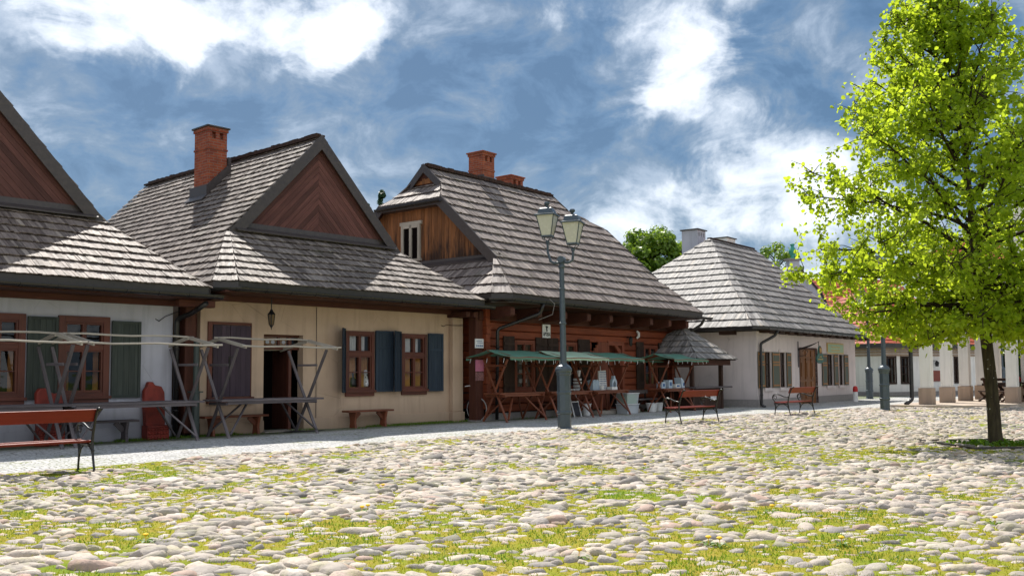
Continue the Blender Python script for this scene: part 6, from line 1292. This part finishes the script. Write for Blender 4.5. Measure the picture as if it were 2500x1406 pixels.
def far_tree(name, label, x, y, h_, rad, mat, n, seed, kind='round', size=.28, trunk=.25, base=.25, group='trees beyond the houses', clump=70):
    t = thing(name, label, 'tree', (x, y, 0), group=group); r = random.Random(seed); g_ = np.random.default_rng(seed); m = MB(); m.tube([(0, 0, -.1), (.1, 0, h_ * .3), (0, .1, h_ * .6), (.05, 0, h_ * .93)], [trunk, trunk * .75, trunk * .45, .03], 8); P = []
    cl = []
    for i in range(clump):
        z = base + (1 - base) * r.random() ** .9; 
        if kind == 'cone': R_c = rad * (1.02 - (z - base) / (1 - base)) 
        else: R_c = rad * math.sqrt(max(.03, 1 - ((z - (base + 1) / 2) / ((1 - base) / 2 * 1.03)) ** 2))
        a = r.uniform(0, 6.283); q = R_c * r.uniform(.45, .98); c = Vector((math.cos(a) * q, math.sin(a) * q, z * h_)); cl.append((c, r.uniform(.14, .27) * rad * (.55 if kind == 'cone' else 1)))
        z1 = max(.15 * h_, c.z - q * (.75 if kind != 'cone' else .1)); m.tube([(0, 0, z1), (c * .5 + Vector((0, 0, z1 * .5 + .1 * q))), c], [trunk * .28, trunk * .16, .02], 5)
    obj('trunk', m, BARK2, t)
    w_ = np.array([c[1] ** 2 for c in cl]); w_ /= w_.sum(); pick = g_.choice(len(cl), n, p=w_); cc = np.array([cl[k][0] for k in range(len(cl))])[pick]; rr = np.array([c[1] for c in cl])[pick]; v = g_.normal(size=(n, 3)); v /= np.linalg.norm(v, axis=1)[:, None]; P = cc + v * (rr * g_.uniform(.45, 1.05, n))[:, None] * np.array([1, 1, .75])
    np_leaves('crown', P, size, mat, t, seed, .3); return t
far_tree('deciduous_tree', 'broad bright green tree showing above the log house and pale house roofs', 10.8, 70., 11.9, 3.9, LEAF2, 26000, 31, size=.26, clump=150, base=.15)
far_tree('deciduous_tree', 'lower pale green tree to the left of the broad green tree', 7.6, 72., 10.0, 2.0, LEAF, 5000, 32, size=.26, base=.2, clump=60)
far_tree('bare_tree', 'thinly leaved tree between the broad green tree and the white chimney', 14.2, 71., 10.6, 1.6, LEAF2, 1500, 33, size=.22, base=.3, clump=50)
far_tree('thin_tree', 'sparse pale tree behind the right hip of the pale house roof', 25.5, 91., 13.6, 3.0, LEAF2, 3500, 34, size=.26, base=.3, clump=60)
far_tree('conifer_tree', 'small dark conifer tip between the beige house and log house roofs', -8.9, 64., 13.9, 1.4, LEAF3, 9000, 35, 'cone', size=.17, base=.3, clump=110)
far_tree('conifer_tree', 'second small conifer beside the dark conifer tip', -10.1, 65., 13.2, 1.6, LEAF3, 6000, 36, 'cone', size=.17, base=.3, clump=80)
far_tree('dark_green_tree', 'tall dark green tree seen between the arcade columns', 33.5, 66., 12., 3.6, LEAF3, 12000, 37, size=.34, base=.03, clump=120)
far_tree('deciduous_tree', 'bright green tree seen between the arcade columns', 34.5, 60., 11., 3.2, LEAF2, 9000, 38, size=.3, base=.05, clump=90)
far_tree('deciduous_tree', 'leafy tree behind the far right arcade lamp', 38.5, 66., 10., 3.4, LEAF2, 9000, 39, size=.3, base=.03, clump=90)
r_ = np.random.default_rng(77); nb = 26000; ua = r_.uniform(-9, 26, nb); ub = -np.abs(r_.normal(0, .22, nb)) - .02; cH, sH = math.cos(H2F[1]), math.sin(H2F[1])
gx_ = H2F[0].x + cH * ua - sH * ub; gy_ = H2F[0].y + sH * ua + cH * ub; kk = (vnoise(ua + 40, ub + 40, .7, 8) > .45); gx_, gy_ = gx_[kk], gy_[kk]; mm_ = len(gx_); hh_ = r_.uniform(.02, .07, mm_); aa_ = r_.uniform(0, 3.14, mm_); ww_ = hh_ * .14
Vg = np.stack([np.stack([gx_ - np.cos(aa_) * ww_, gy_ - np.sin(aa_) * ww_, np.full(mm_, .02)], -1), np.stack([gx_ + np.cos(aa_) * ww_, gy_ + np.sin(aa_) * ww_, np.full(mm_, .02)], -1), np.stack([gx_ + r_.normal(0, .4, mm_) * hh_, gy_ + r_.normal(0, .4, mm_) * hh_, .02 + hh_], -1)], 1)
tag(np_mesh('wall_foot_grass', Vg.reshape(-1, 3), np.arange(mm_ * 3).reshape(-1, 3), np.repeat(r_.random(mm_), 3), GRASSD, None, False), 'thin strip of short grass growing along the foot of the house walls', 'grass', kind='stuff')
# dandelions in the foreground
for o in list(bpy.data.objects):
    if o.name.split('.')[0] in ('roof', 'ridge_cap') and o.type == 'MESH' and len(o.data.vertices) > 40 and o.name.split('.')[0] == 'roof': sag(o, 0, .022)
def dandelion():
    t = thing('dandelion', '', 'dandelion', group='yellow dandelions between the cobbles'); m = MB(); m.lathe([(.004, .075), (.02, .085), (.024, .092), (.014, .10)], 9); m.tube([(0, 0, 0), (.005, 0, .04), (0, 0, .08)], .003, 5); obj('flower', m, YEL, t); m = MB()
    for k in range(7): a = k * .9; c_, s_ = math.cos(a), math.sin(a); m.add([(0, 0, .02), (.05 * c_ - .015 * s_, .05 * s_ + .015 * c_, .05), (.11 * c_, .11 * s_, .035), (.05 * c_ + .015 * s_, .05 * s_ - .015 * c_, .05)], [(0, 1, 2, 3)])
    obj('leaves', m, GRASSD, t); return t
dd = dandelion(); DL = 'yellow dandelion growing between the foreground cobbles'
spots = [(1757, 1345), (1730, 1342), (2055, 1343), (1885, 1259), (884, 1262), (898, 1258), (700, 1281), (1415, 1375), (935, 1204), (1575, 1150), (1450, 1200), (660, 1130), (2270, 1180), (1180, 1245), (250, 1215), (2430, 1290), (355, 1335)]
first = True
for x, y in spots:
    v = F + R1 * ((x - 1250) / 2300) - U1 * ((y - 771.3) / 2300); q = -CAM_H / v.z; X_, Y_ = v.x * q, v.y * q
    if first: dd.location = (X_, Y_, .01); dd['label'] = DL; first = False
    else: dup(dd, (X_, Y_, .01), X_ * 7, DL)
